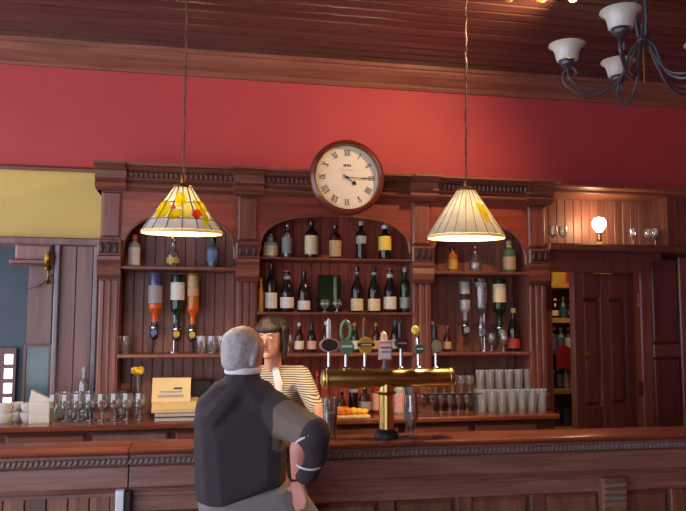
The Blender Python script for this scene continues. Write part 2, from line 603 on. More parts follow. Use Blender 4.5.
# ------------------------------------------------------------------ left partition and the room beyond
bw = struct('wall_beyond', MB().box(XL, XP, 2.2, 2.3, 0, 3.0), M_BLUEW)
MB().box(XP - 0.02, XP + 0.06, 0.14, 2.2, 0, 3.0).build('side_wall', M_BLUEW, bw)
MB().box(XL, XP, 0.14, 2.2, 2.9, 3.0).build('beyond_ceiling', M_BLUEW, bw)
part = struct('trim_4', MB().bbox(XL, XP, -0.07, 0.14, ZY - 0.05, ZY, 0.008), W_POST)
for a, b, mt, pr in ((52.5, 57.5, 'trimblue', -0.09), (91.5, 96.5, 'trimblue', -0.09)):
    MB().bbox(X(a, pr), X(b, pr), pr, 0.02, 1.05, ZY - 0.05, 0.006).build('edge_strip', plain('grey_edge_paint', '#857d82', 0.35) if 'grey_edge_paint' not in MATS else MATS['grey_edge_paint'], part)
w3 = (X(91.5, -0.06) - X(57.5, -0.06)) / 2
for i in range(2):
    x0 = X(57.5, -0.06) + i * w3
    MB().bbox(x0, x0 + w3 - 0.003, -0.05, 0.02, 1.05, ZY - 0.05, 0.004).build('board', W_POST, part)
# carved bracket standing in the opening
Yb = 0.02
x0, x1 = X(27, Yb), X(51, Yb)
bt = at(40, 262, Yb).z
MB().box(x0, x1, Yb, Yb + 0.05, 0.9, bt).build('opening_post', W_POST, part)
MB().bbox(X(16, Yb), X(52, Yb), Yb - 0.10, Yb + 0.05, bt, at(40, 246, Yb).z, 0.012).build('bracket_block', W_POST, part)
MB().bbox(X(12, Yb), X(52, Yb), Yb - 0.13, Yb + 0.05, bt - 0.025, bt + 0.01, 0.008).build('bracket_moulding', W_H, part)
p0, p1, p2 = at(28, 288, -0.06), at(40, 284, -0.06), at(52, 274, -0.06)
MB().tube([p0, p1, p2], [0.008, 0.012, 0.014], 8).build('bracket_arm', W_POST, part, smooth=True)
sc = thing('wall_sconce', at(48, 284, -0.1), 'small brass wall sconce on the carved bracket by the yellow wall', 'sconce')
c = at(48, 284, -0.1)
MB().lathe([(0.012, 0), (0.02, 0.01), (0.008, 0.03), (0.008, 0.08), (0.02, 0.09), (0.024, 0.10), (0.008, 0.12)], 12, c).build('stem', M_BRASSD, sc, smooth=True)
MB().lathe([(0.012, 0.12), (0.03, 0.135), (0.036, 0.16), (0.03, 0.185), (0.026, 0.20)], 14, c, cap=False).build('glass_cup', M_BRASSD, sc, smooth=True)
# dark pane and far window seen through the opening
gp = thing('glazed_panel', at(37, 395, 0.0), 'dark teal glazed panel beside the stack of white cups', 'glass panel')
a, b = at(27, 347, 0.0), at(48, 395, 0.0)
MB().box(a.x, b.x, -0.01, 0.0, b.z - 0.12, a.z).build('pane', M_TEAL, gp)
fm = MB().box(a.x - 0.015, a.x, -0.02, 0.02, b.z - 0.12, a.z + 0.015).box(b.x, b.x + 0.02, -0.02, 0.02, b.z - 0.12, a.z + 0.015).box(a.x, b.x, -0.02, 0.02, a.z, a.z + 0.015)
fm.build('frame', W_DARK, gp)
win = struct('window_1', MB().box(at(-4, 380, 2.15).x, at(15, 380, 2.15).x, 2.16, 2.19, at(5, 412, 2.15).z, at(5, 348, 2.15).z), W_DARK)
za, zb = at(5, 410, 2.15).z, at(5, 352, 2.15).z
hh = (zb - za) / 4
for i in range(4):
    MB().box(at(4, 380, 2.15).x, at(12, 380, 2.15).x, 2.14, 2.165, za + i * hh + 0.02, za + (i + 1) * hh - 0.02).build('pane', M_WIN, win)

# ------------------------------------------------------------------ back bar (cabinet against the wall)
ZC, ZT = 1.055, 2.59
BB = thing('back_bar', (0.85, -0.06, ZC), 'tall dark mahogany back bar with arched bays and shelves', 'back bar')
XS = [(X(97, -.3), X(118, -.3)), (X(236, -.3), X(257, -.3)), (X(413, -.3), X(432, -.3)), (X(530, -.3), X(548, -.3))]
bays = [(XS[0][1], XS[1][0]), (XS[1][1], XS[2][0]), (XS[2][1], XS[3][0])]
for i, (a, b) in enumerate(XS):
    p = MB().box(a, b, -0.28, -0.001, ZC, 2.45).build('pilaster', W_V, BB)
    n = 3
    w = (b - a) / n
    for k in range(n):
        MB().bbox(a + k * w + 0.006, a + (k + 1) * w - 0.006, -0.292, -0.28, ZC + 0.12, 1.89, 0.006).build('reed', W_V, p)
    MB().bbox(a - 0.006, b + 0.006, -0.30, -0.28, ZC, ZC + 0.11, 0.008).build('plinth', W_H, p)
    MB().bbox(a - 0.01, b + 0.01, -0.335, -0.28, 2.03, 2.135, 0.01).build('capital_block', W_V, p)
    cv = MB()
    for k in range(3):
        xx = a + (b - a) * (k + 0.5) / 3
        cv.sphere((xx, -0.333, 2.082), (0.017, 0.014, 0.036), 10, 6)
    cv.box(a + 0.004, b - 0.004, -0.337, -0.33, 2.045, 2.12)
    cv.build('carving', M_CARVE, p, smooth=True)
    MB().prism([(-0.28, 1.895), (-0.30, 1.895), (-0.325, 1.92), (-0.335, 1.955), (-0.325, 1.99), (-0.34, 2.01), (-0.34, 2.03), (-0.28, 2.03)], a - 0.008, b + 0.008, 'x').build('capital_moulding', W_H, p)
    MB().bbox(a + 0.004, b - 0.004, -0.30, -0.28, 2.15, 2.43, 0.01).build('upper_block', W_V, p)
for bi, (a, b) in enumerate(bays):
    n = round((b - a) / 0.062)
    w = (b - a) / n
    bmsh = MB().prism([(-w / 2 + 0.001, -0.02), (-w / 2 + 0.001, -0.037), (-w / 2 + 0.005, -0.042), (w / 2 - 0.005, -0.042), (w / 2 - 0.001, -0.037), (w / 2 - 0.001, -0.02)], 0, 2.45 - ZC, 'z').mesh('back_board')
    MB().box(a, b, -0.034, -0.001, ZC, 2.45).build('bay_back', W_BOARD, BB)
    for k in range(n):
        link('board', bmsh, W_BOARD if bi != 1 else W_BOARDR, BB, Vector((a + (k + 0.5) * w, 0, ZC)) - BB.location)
    # arched spandrel panel
    zs, zc = (2.03, 2.295) if bi != 1 else (2.09, 2.325)
    cx, hw = (a + b) / 2, (b - a) / 2 - 0.012
    N = 24
    vs, fs = [], []
    for yy in (-0.275, -0.245):
        for k in range(N + 1):
            t = PI - PI * k / N
            vs.append((cx + hw * math.copysign(abs(math.cos(t)) ** 0.75, math.cos(t)), yy, zs + (zc - zs) * math.sin(t) ** 0.75))
        for k in range(N + 1):
            vs.append((vs[(0 if yy < -0.26 else 2 * (N + 1)) + k][0], yy, 2.45))
    q = N + 1
    for k in range(N):
        fs += [(k, k + 1, q + k + 1, q + k), (2 * q + k, 3 * q + k, 3 * q + k + 1, 2 * q + k + 1), (k, 2 * q + k, 2 * q + k + 1, k + 1)]
    ap = MB().add(vs, fs)
    ap.box(a, cx - hw, -0.275, -0.245, zs, 2.45).box(cx + hw, b, -0.275, -0.245, zs, 2.45)
    arch = ap.build('arch_panel', W_RED, BB)
    arc = [Vector((v[0], -0.279, v[2])) for v in vs[:q]]
    MB().tube(arc, 0.009, 6).build('arch_moulding', W_H, arch, smooth=True)
# cornice
prof = [(0, 2.44), (-0.29, 2.44), (-0.31, 2.452), (-0.335, 2.458), (-0.345, 2.47), (-0.335, 2.482), (-0.32, 2.486), (-0.335, 2.497), (-0.35, 2.502), (-0.35, 2.508), (-0.335, 2.512), (-0.335, 2.552), (-0.37, 2.556),
        (-0.40, 2.57), (-0.44, 2.575), (-0.44, ZT), (0, ZT)]
cor = MB().prism(prof, XS[0][0] - 0.03, XS[3][1] + 0.02, 'x').build('cornice', W_H, BB)
rd = MB()
xx = XS[0][0] - 0.01
while xx < XS[3][1] - 0.01:
    rd.bbox(xx, xx + 0.022, -0.35, -0.334, 2.514, 2.55, 0.006)
    xx += 0.03
tag(rd.build('reeding', W_H, cor), kind='stuff')
for a, b in XS:
    MB().prism([(y - 0.03 if y < -0.1 else y, z) for y, z in prof], a - 0.03, b + 0.03, 'x').build('cornice_block', W_H, cor)
# shelves
def shelf(a, b, z, y0=-0.31, mat=W_H, t=0.022, par=BB, nm='shelf'):
    return MB().bbox(a, b, y0, -0.045, z - t, z, 0.005).build(nm, mat, par)
ZS_TOP, ZS_LOW, ZC1, ZC2 = 1.977, 1.44, 2.047, 1.70
shelf(bays[0][0] + 0.002, bays[0][1] - 0.002, ZS_TOP)
shelf(bays[0][0] + 0.002, bays[0][1] - 0.002, ZS_LOW)
shelf(bays[2][0] + 0.002, bays[2][1] - 0.002, ZS_TOP)
shelf(bays[2][0] + 0.002, bays[2][1] - 0.002, ZS_LOW)
for z, t in ((ZC1, 0.014), (ZC2, 0.018), (ZS_LOW, 0.022)):
    shelf(bays[1][0] + 0.002, bays[1][1] - 0.002, z, t=t)
# niche over the doorway
NX0, NX1 = X(551, -.3), X(673, -.3)
ZN = 2.18
ns = MB().bbox(NX0 - 0.02, X(700, -.3), -0.34, -0.001, ZN - 0.05, ZN, 0.01).build('niche_shelf', W_H, BB)
n = 14
w = (NX1 - NX0) / n
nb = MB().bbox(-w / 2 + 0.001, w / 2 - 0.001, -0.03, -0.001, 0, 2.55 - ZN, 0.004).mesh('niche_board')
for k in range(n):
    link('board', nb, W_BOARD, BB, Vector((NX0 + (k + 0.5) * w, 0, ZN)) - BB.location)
MB().box(NX1, X(700, -.3), -0.28, -0.001, ZN, 2.55).build('niche_side', W_V, BB)
MB().prism([(0, 2.535), (-0.28, 2.535), (-0.30, 2.54), (-0.31, 2.555), (-0.35, 2.56), (-0.37, 2.565), (-0.37, 2.585), (0, 2.585)], XS[3][1] + 0.02, XR - 0.002, 'x').build('niche_cornice', W_H, BB)
fx0, fx1 = X(549, -.28), X(664, -.28)
MB().prism([(fx0, ZN - 0.05), (fx0, 1.985), (X(640, -.28), 1.985), (X(648, -.28), 2.03), (X(656, -.28), 2.07), (fx1, 2.08), (fx1, ZN - 0.05)], -0.27, -0.23, 'y').build('niche_fascia', W_DARK, BB)
MB().box(fx0, X(640, -.28), -0.23, -0.05, 2.08, 2.10).build('niche_soffit', W_DARK, BB)

# ------------------------------------------------------------------ back counter
BC = thing('back_counter', (0.4, -0.28, 0), 'low mahogany back counter under the shelves holding glasses', 'counter')
BX0, BX1 = -2.2, X(556, -.5)
MB().bbox(BX0, BX1, -0.53, -0.001, ZC - 0.035, ZC, 0.008).build('worktop', W_TOP, BC)
MB().box(BX0, BX1 - 0.02, -0.48, -0.001, 0.0, ZC - 0.035).build('carcass', W_V, BC)
for k in range(7):
    a = -1.06 + k * 0.46
    dr = MB().bbox(a, a + 0.42, -0.50, -0.48, 0.86, ZC - 0.05, 0.012).build('drawer', W_POST if k == 1 else W_H, BC)
    MB().sphere((a + 0.21, -0.512, 0.94), 0.014, 10, 6).build('knob', M_BRASS, dr, smooth=True)
    MB().bbox(a, a + 0.42, -0.50, -0.48, 0.1, 0.84, 0.012).build('cupboard_door', W_V, BC)

# ------------------------------------------------------------------ bar counter in front
ZB = 1.112
TH = math.radians(-0.8)
BR = thing('bar_counter', (0.62, -1.66, 0), 'long polished mahogany bar counter across the foreground', 'bar counter', rot=(0, 0, TH))
def lx(px):                # along the bar, from a place on its front face
    return (X(px, -1.66, 460) - 0.62) / math.cos(TH)
L0, L1 = -2.6, 3.7
SPLIT = lx(128)
bart = MB().prism([(0.03, ZB - 0.028), (0.0, ZB - 0.028), (-0.012, ZB - 0.023), (-0.016, ZB - 0.014), (-0.012, ZB - 0.005), (0.0, ZB), (0.21, ZB), (0.21, ZB - 0.028)], L0, SPLIT - 0.002, 'x').build('bar_top', W_TOP, BR, smooth=True, local=True)
MB().prism([(0.03, ZB - 0.028), (0.0, ZB - 0.028), (-0.012, ZB - 0.023), (-0.016, ZB - 0.014), (-0.012, ZB - 0.005), (0.0, ZB), (0.21, ZB), (0.21, ZB - 0.028)], SPLIT + 0.002, L1, 'x').build('bar_top', W_TOP, BR, smooth=True, local=True)
MB().box(L0, L1, 0.06, 0.20, 0, ZB - 0.028).build('carcass', W_BARV, BR, local=True)
for a, b in ((L0, SPLIT - 0.003), (SPLIT + 0.003, L1)):
    MB().prism([(0.06, ZB - 0.028), (0.015, ZB - 0.028), (0.015, ZB - 0.036), (0.03, ZB - 0.040), (0.03, ZB - 0.072), (0.015, ZB - 0.077), (0.02, ZB - 0.082), (0.02, ZB - 0.165), (0.06, ZB - 0.165)], a, b, 'x').build('fascia', W_BAR, BR, local=True)
    MB().prism([(0.06, ZB - 0.163), (0.012, ZB - 0.163), (0.004, ZB - 0.17), (0.008, ZB - 0.18), (0.018, ZB - 0.185), (0.018, ZB - 0.20), (0.06, ZB - 0.20)], a, b, 'x').build('moulding', W_BAR, BR, local=True)
rp = MB()
x = L0 + 0.01
while x < L1 - 0.02:
    rp.add([(x, 0.028, ZB - 0.070), (x + 0.014, 0.028, ZB - 0.070), (x + 0.022, 0.028, ZB - 0.043), (x + 0.008, 0.028, ZB - 0.043),
            (x + 0.004, 0.014, ZB - 0.064), (x + 0.012, 0.014, ZB - 0.064), (x + 0.018, 0.014, ZB - 0.049), (x + 0.010, 0.014, ZB - 0.049)],
           [(0, 1, 5, 4), (1, 2, 6, 5), (2, 3, 7, 6), (3, 0, 4, 7), (4, 5, 6, 7)])
    x += 0.022
tag(rp.build('rope_moulding', plain('rope_wood', '#8d7f7a', 0.3), BR, local=True), kind='stuff')
# lower front: boards on the left of the joint, framed panels on the right
bwid = 0.085
k = 0
x = L0
bb = MB().bbox(0.0015, bwid - 0.0015, 0.035, 0.06, 0.1, ZB - 0.20, 0.004).mesh('front_board')
while x + bwid < SPLIT - 0.07:
    link('board', bb, W_BARV, BR, (x, 0, 0))
    x += bwid
MB().bbox(SPLIT - 0.07, SPLIT - 0.012, 0.02, 0.06, 0.1, ZB - 0.20, 0.004).build('stile', W_BARV, BR, local=True)
CBX = (lx(598), lx(622))
MB().bbox(SPLIT + 0.01, L1, 0.022, 0.06, ZB - 0.265, ZB - 0.20, 0.004).build('rail', W_BAR, BR, local=True)
x = SPLIT + 0.01
pw = 0.36
while x + pw < L1:
    MB().bbox(x, x + 0.07, 0.022, 0.06, 0.1, ZB - 0.265, 0.004).build('stile', W_BARV, BR, local=True)
    MB().bbox(x + 0.075, x + pw - 0.005, 0.036, 0.06, 0.3, ZB - 0.27, 0.02).build('panel', W_BARV, BR, local=True)
    x += pw
MB().bbox(L0, L1, 0.0, 0.06, 0.0, 0.1, 0.01).build('kickboard', W_BAR, BR, local=True)
cb = MB().bbox(CBX[0], CBX[1], -0.02, 0.03, 0.1, ZB - 0.195, 0.006).build('corbel', W_BARV, BR, local=True)
for k in range(4):
    z = ZB - 0.215 - k * 0.03
    MB().prism([(-0.02, z), (-0.034 + k * 0.003, z - 0.004), (-0.034 + k * 0.003, z - 0.016), (-0.02, z - 0.022)], CBX[0] + 0.01, CBX[1] - 0.01, 'x').build('corbel_ridge', plain('corbel_wood', '#8a7a6c', 0.4) if k == 0 else MATS['corbel_wood'], cb, local=True)
# narrow pale strip, dark on its right, against the bar front
pc = at(120, 488, -1.62)
nt_ = thing('white_strip', (pc.x, -1.68, pc.z - 0.2), 'narrow white upright strip with dark right side on the bar front under the joint', 'card holder')
a, b = X(115.5, -1.67, 500), X(131, -1.67, 500)
MB().bbox(a, a + (b - a) * 0.55, -1.675, -1.625, pc.z - 0.2, pc.z, 0.004).build('white_side', plain('pale_blue_white', '#e6edf5', 0.35), nt_)
MB().bbox(a + (b - a) * 0.56, b, -1.67, -1.625, pc.z - 0.2, pc.z - 0.002, 0.004).build('dark_side', M_BLACK, nt_)

# ------------------------------------------------------------------ bottles and glasses
CACHE = {}


def cached(key, fn):
    if key not in CACHE:
        CACHE[key] = fn()
    return CACHE[key]


def prof_bottle(kind, h, r):
    if kind == 'bordeaux':
        return [(r * .93, 0), (r, .01), (r, h * .62), (r * .9, h * .67), (r * .5, h * .73), (r * .36, h * .78), (r * .36, h * .97), (r * .41, h * .975), (r * .41, h)]
    if kind == 'burgundy':
        return [(r * .93, 0), (r, .01), (r, h * .48), (r * .9, h * .56), (r * .62, h * .66), (r * .38, h * .76), (r * .35, h * .97), (r * .4, h * .975), (r * .4, h)]
    if kind == 'champagne':
        return [(r * .93, 0), (r, .01), (r, h * .45), (r * .92, h * .54), (r * .68, h * .64), (r * .45, h * .75), (r * .4, h * .9), (r * .48, h * .92), (r * .48, h * .97), (r * .4, h)]
    if kind == 'spirit':
        return [(r * .94, 0), (r, .008), (r, h * .66), (r * .92, h * .71), (r * .55, h * .76), (r * .4, h * .80), (r * .4, h * .96), (r * .45, h * .965), (r * .45, h)]
    if kind == 'squat':
        return [(r * .9, 0), (r, .01), (r * 1.0, h * .52), (r * .85, h * .62), (r * .4, h * .68), (r * .36, h * .8), (r * .42, h * .82), (r * .42, h * .84)]
    if kind == 'beer':
        return [(r * .93, 0), (r, .006), (r, h * .52), (r * .85, h * .6), (r * .5, h * .74), (r * .4, h * .8), (r * .38, h)]
    if kind == 'slim':
        return [(r * .9, 0), (r, .01), (r * .9, h * .6), (r * .6, h * .72), (r * .4, h * .8), (r * .4, h)]
    if kind == 'decanter':
        return [(r * .85, 0), (r * .95, .008), (r, h * .3), (r * .9, h * .45), (r * .45, h * .58), (r * .33, h * .66), (r * .36, h * .76), (r * .5, h * .78)]
    raise KeyError(kind)


LABZ = {'bordeaux': (.12, .42), 'burgundy': (.1, .4), 'champagne': (.1, .36), 'spirit': (.14, .58), 'squat': (.1, .48), 'beer': (.12, .4), 'slim': (.2, .5), 'decanter': (.12, .28)}


def ring(r, z0, z1, n=20):
    return MB().lathe([(r, z0), (r, z1)], n, cap=False)


def bottle(pos, kind, h, r, glass, label, cap, text, group=None, labz=None, full=True, neck=None, name='bottle', flat=1.0):
    t = thing(name, pos, text, 'bottle', group)
    k = (kind, round(h, 3), round(r, 4))
    pr = prof_bottle(kind, h, r)
    gm = M_GLASS2 if glass == 'glass' else MATS['bottle_' + glass]
    me = cached(('b', k, glass), lambda: MB().lathe(pr, 20).mesh('bottle_glass', smooth=True))
    o = link('glass_body', me, gm, t)
    if flat != 1.0:
        o.scale = (1, flat, 1)
    if label:
        z0, z1 = labz or LABZ[kind]
        me = cached(('l', k, label, z0, z1), lambda: ring(r * 1.015, h * z0, h * z1).mesh('label', smooth=True))
        o = link('label', me, 'paper_' + label, t)
        if flat != 1.0:
            o.scale = (1, flat, 1)
    rr = pr[-1][0]
    if cap == 'ball':
        me = cached(('cb', k), lambda: MB().lathe([(rr * .8, h * .82), (rr * .7, h * .86)], 14).sphere((0, 0, h * .92), h * .075, 14, 8).mesh('stopper', smooth=True))
        link('stopper', me, M_STEEL, t)
    elif cap:
        me = cached(('c', k, cap), lambda: MB().lathe([(rr * 1.12, h * .9), (rr * 1.15, h * .905), (rr * 1.12, h * 1.0), (rr * .9, h * 1.012)], 14).mesh('cap', smooth=True))
        link('cap', me, ('paper_' + cap) if ('paper_' + cap) in MATS else ('bottle_' + cap), t)
    if neck:
        me = cached(('n', k, neck), lambda: ring(pr[-3][0] * 1.06, h * .80, h * .88, 14).mesh('neck_label', smooth=True))
        link('neck_label', me, 'paper_' + neck, t)
    return t


def on_shelf(px, z, Y=-0.2):
    """point on a shelf (height z, depth Y) under a column of the photograph"""
    d = fw * FOC + rt * (px - 343) - up * (300 - 255.5)
    p = CAM + d * ((Y - CAM.y) / d.y)
    return Vector((p.x, Y, z))


# top shelf of the middle bay
bottle(on_shelf(270, ZC1, -.2), 'squat', .165, .048, 'clear', 'cream', 'ball', 'squat clear bottle with round stopper, leftmost on the top middle shelf')
bottle(on_shelf(286.5, ZC1), 'spirit', .235, .033, 'glass', 'greyl', 'ball', 'slender clear bottle with ball stopper beside the squat bottle')
MB()
bottle(on_shelf(311, ZC1), 'spirit', .245, .044, 'wine', 'cream', 'black', 'dark bottle with large cream label left below the clock', labz=(.12, .62))
bottle(on_shelf(335, ZC1), 'spirit', .225, .040, 'brown', 'tan', 'black', 'brown bottle with tan label directly below the clock', labz=(.08, .55))
bottle(on_shelf(361, ZC1), 'spirit', .255, .034, 'black', 'greyl', 'silver', 'black bottle with silver-grey band on the top middle shelf', labz=(.42, .62))
bottle(on_shelf(385, ZC1), 'spirit', .235, .043, 'wine', 'yellow', 'white', 'dark bottle with bright yellow label at the right of the top middle shelf', labz=(.28, .68))
# wine shelf
bottle(on_shelf(260.5, ZC2), 'slim', .215, .020, 'gold', None, 'goldl', 'slim golden bottle at the far left of the wine shelf')
bottle(on_shelf(271, ZC2), 'bordeaux', .31, .039, 'wine', 'white', 'black', 'tall dark wine bottle with white label next to the slim golden bottle', labz=(.08, .4))
bottle(on_shelf(287, ZC2), 'champagne', .265, .044, 'wine', 'white', 'greyl', 'broad-shouldered dark bottle with silver neck and white label', neck='greyl')
bottle(on_shelf(304, ZC2), 'burgundy', .265, .040, 'black', 'white', 'black', 'dark bottle with small low white label left of the gift box', labz=(.06, .28))
bottle(on_shelf(357, ZC2), 'burgundy', .30, .041, 'wine', 'cream', 'black', 'dark wine bottle with cream label just right of the gift box', labz=(.04, .30), neck='greyl')
bottle(on_shelf(374, ZC2), 'burgundy', .30, .041, 'wine', 'cream', 'blackl', 'second dark wine bottle with cream label right of the gift box', labz=(.04, .30), neck='white')
bottle(on_shelf(390, ZC2), 'champagne', .29, .042, 'black', 'white', 'goldl', 'dark bottle with white label and white collar near the shelf end', labz=(.08, .36), neck='white')
bottle(on_shelf(405, ZC2), 'bordeaux', .30, .035, 'green', 'greyl', 'greyl', 'narrow green-black bottle at the right end of the wine shelf', labz=(.1, .34))
# gift box with brandy balloons
g = on_shelf(329, ZC2, -.17)
gb = thing('gift_box', g, 'dark green gift box standing among the wine bottles', 'box')
MB().bbox(g.x - .07, g.x + .07, -.17, -.10, ZC2, ZC2 + .245, .006).build('box_back', 'bottle_green', gb)
MB().bbox(g.x + .03, g.x + .05, -.176, -.17, ZC2 + .03, ZC2 + .235, .002).build('pale_stripe', 'paper_greenl', gb)
MB().bbox(g.x - .07, g.x + .07, -.178, -.17, ZC2, ZC2 + .02, .002).build('base_lip', 'bottle_black', gb)


def glass_prof(kind):
    if kind == 'goblet':
        return [(.030, 0), (.032, .003), (.006, .010), (.005, .055), (.012, .062), (.030, .080), (.037, .105), (.036, .130), (.031, .158)]
    if kind == 'wine_down':
        return [(.031, 0), (.036, .03), (.037, .055), (.030, .078), (.012, .096), (.005, .103), (.005, .145), (.006, .150), (.032, .157), (.030, .160)]
    if kind == 'tumbler':
        return [(.026, 0), (.028, .004), (.034, .09), (.034, .094)]
    if kind == 'highball':
        return [(.027, 0), (.029, .004), (.033, .135), (.0335, .14)]
    if kind == 'stem':
        return [(.028, 0), (.030, .003), (.005, .009), (.004, .04), (.012, .048), (.026, .066), (.030, .09), (.027, .115)]
    if kind == 'balloon':
        return [(.026, 0), (.028, .003), (.005, .008), (.005, .03), (.02, .036), (.040, .06), (.041, .075), (.028, .105)]
    if kind == 'pint':
        return [(.030, 0), (.032, .006), (.040, .09), (.043, .13), (.043, .15)]
    if kind == 'tulip':
        return [(.034, 0), (.035, .004), (.008, .012), (.007, .03), (.018, .042), (.034, .085), (.038, .13), (.034, .19), (.033, .20)]
    raise KeyError(kind)


def drink_glass(pos, kind, label, group=None, cat='glass', mat=None, name='drinking_glass', s=1.0):
    me = cached(('g', kind, s), lambda: MB().lathe([(r * s, z * s) for r, z in glass_prof(kind)], 18, cap=False).lathe([(glass_prof(kind)[0][0] * s, 0.0), (glass_prof(kind)[0][0] * s * .98, .006)], 18).mesh('glass_bowl', smooth=True))
    o = link(name, me, mat or M_GLASS, None, pos)
    return tag(o, label, cat, group)


drink_glass(on_shelf(325, ZC2, -.24), 'balloon', 'left small brandy glass standing before the gift box', s=.8, name='brandy_glass')
drink_glass(on_shelf(337, ZC2, -.25), 'balloon', 'right small brandy glass standing before the gift box', s=.8, name='brandy_glass')

# lower shelf of the middle bay, behind the taps
bottle(on_shelf(299.5, ZS_LOW), 'beer', .19, .029, 'brown', 'white', 'white', 'brown beer bottle with white label beside the barmaid')
bottle(on_shelf(312, ZS_LOW), 'beer', .19, .029, 'black', 'pink', 'black', 'dark beer bottle with red and white label behind the first tap')
bottle(on_shelf(326, ZS_LOW), 'beer', .20, .028, 'brown', None, 'white', 'brown beer bottle with pale cap half behind the oval tap badge')
bottle(on_shelf(355, ZS_LOW), 'beer', .19, .028, 'green', 'white', 'goldl', 'green beer bottle between the green and yellow tap badges')
bottle(on_shelf(376, ZS_LOW), 'beer', .19, .028, 'brown', 'goldl', 'goldl', 'brown beer bottle with gold label behind the yellow badge')
bottle(on_shelf(395, ZS_LOW), 'beer', .21, .029, 'black', 'greyl', 'bluel', 'black beer bottle with grey label behind the dark oval badge')
bottle(on_shelf(447, ZS_LOW), 'beer', .17, .026, 'brown', 'tan', 'redl', 'small brown bottle right of the last tap')
bottle(on_shelf(432, ZS_LOW), 'beer', .20, .026, 'black', None, 'greyl', 'black bottle with grey cap behind the last tap')
drink_glass(on_shelf(289, ZS_LOW), 'stem', 'small stemmed glass just right of the barmaid\'s hair')

# left bay upper shelf
bottle(on_shelf(133, ZS_TOP), 'spirit', .20, .036, 'clear', 'white', 'redl', 'clear bottle with white label and red neck left of the floral lamp', labz=(.06, .6), neck='redl')
bottle(on_shelf(172, ZS_TOP, -.24), 'decanter', .20, .040, 'glass', 'goldl', 'ball', 'cut-glass decanter beneath the floral lamp')
bottle(on_shelf(212, ZS_TOP), 'spirit', .19, .040, 'teal', 'bluel', 'black', 'dark square-shouldered bottle with blue label right of the floral lamp', labz=(.2, .6))
# right bay upper shelf
bottle(on_shelf(453, ZS_TOP), 'spirit', .165, .034, 'amber', 'goldl', 'black', 'small amber bottle left below the plain lamp', labz=(.12, .5))
bottle(on_shelf(476, ZS_TOP, -.24), 'decanter', .185, .042, 'glass', None, 'ball', 'round clear decanter beneath the plain lamp')
bottle(on_shelf(510, ZS_TOP), 'spirit', .22, .044, 'greenc', 'tan', 'tan', 'broad greenish bottle with pale neck at the right of the plain lamp', labz=(.1, .5), neck='tan')
bottle(on_shelf(513, ZS_LOW), 'burgundy', .29, .042, 'wine', 'redl', 'tan', 'dark bottle with red and cream label on the lower right shelf', labz=(.08, .3))
drink_glass(on_shelf(491, ZS_LOW), 'goblet', 'stemmed glass under the green optic bottle', s=.8)
drink_glass(on_shelf(503, ZS_LOW, -.25), 'goblet', 'stemmed glass beside the red-label bottle', s=.8)
# small glasses on the left lower shelf
for px, tx in ((118.5, 'first small tumbler at the left end of the lower left shelf'), (126.5, 'second small tumbler from the left end of the lower left shelf'),
               (203, 'small tumbler just right of the left optics'), (213, 'small tumbler left of the old man\'s head'), (223, 'small tumbler closest to the old man\'s head')):
    drink_glass(on_shelf(px, ZS_LOW, -.2), 'tumbler', tx, 'small tumblers on the lower left shelf', s=1.15)


# ------------------------------------------------------------------ optics: upturned bottles in dispensers
def optic(px, bay_z, zt, h, r, glass, label, text, liquid=None, dial='white', labz=(.25, .6)):
    p = on_shelf(px, 0, -.2)
    zb = zt - h
    t = thing('optic_bottle', (p.x, -.2, zb - .14), text, 'bottle', 'upturned bottles in dispensers')
    pr = [(rr, zt - zz) for rr, zz in prof_bottle('spirit', h, r)]
    gm = M_GLASS2 if glass == 'glass' else MATS['bottle_' + glass]
    c = (p.x, -.2, 0)
    MB().lathe(pr, 20, c).build('glass_body', gm, t, smooth=True)
    if label:
        MB().lathe([(r * 1.015, zt - h * labz[0]), (r * 1.015, zt - h * labz[1])], 20, c, cap=False).build('label', 'paper_' + label, t, smooth=True)
    if liquid:
        MB().lathe([(r * .98 + .003, zt - h * .62), (r * .98 + .003, zt - h * .70), (r * .62, zt - h * .77), (r * .45, zt - h * .82), (r * .45, zt - h * .97)], 18, c, cap=False).build('liquid', 'bottle_' + liquid, t, smooth=True)
    MB().lathe([(.017, zb + .01), (.021, zb), (.021, zb - .02), (.026, zb - .025), (.026, zb - .085), (.016, zb - .095), (.007, zb - .10), (.007, zb - .14)], 16, c).build('dispenser', M_GLASS2 if glass == 'glass' else M_BLACK, t, smooth=True)
    MB().lathe([(.019, -.228), (.021, -.23), (.019, -.234), (0, -.235)], 16, (p.x, 0, zb - .055), 'y').build('badge', 'paper_' + dial, t, smooth=True)
    MB().lathe([(.028, zb - .03), (.029, zb - .025), (.028, zb - .02)], 16, c, cap=False).build('collar', M_STEEL, t, smooth=True)
    MB().box(p.x - .006, p.x + .006, -.19, -.045, zb - .02, zb - .005).build('bracket', M_STEEL, t)
    return t


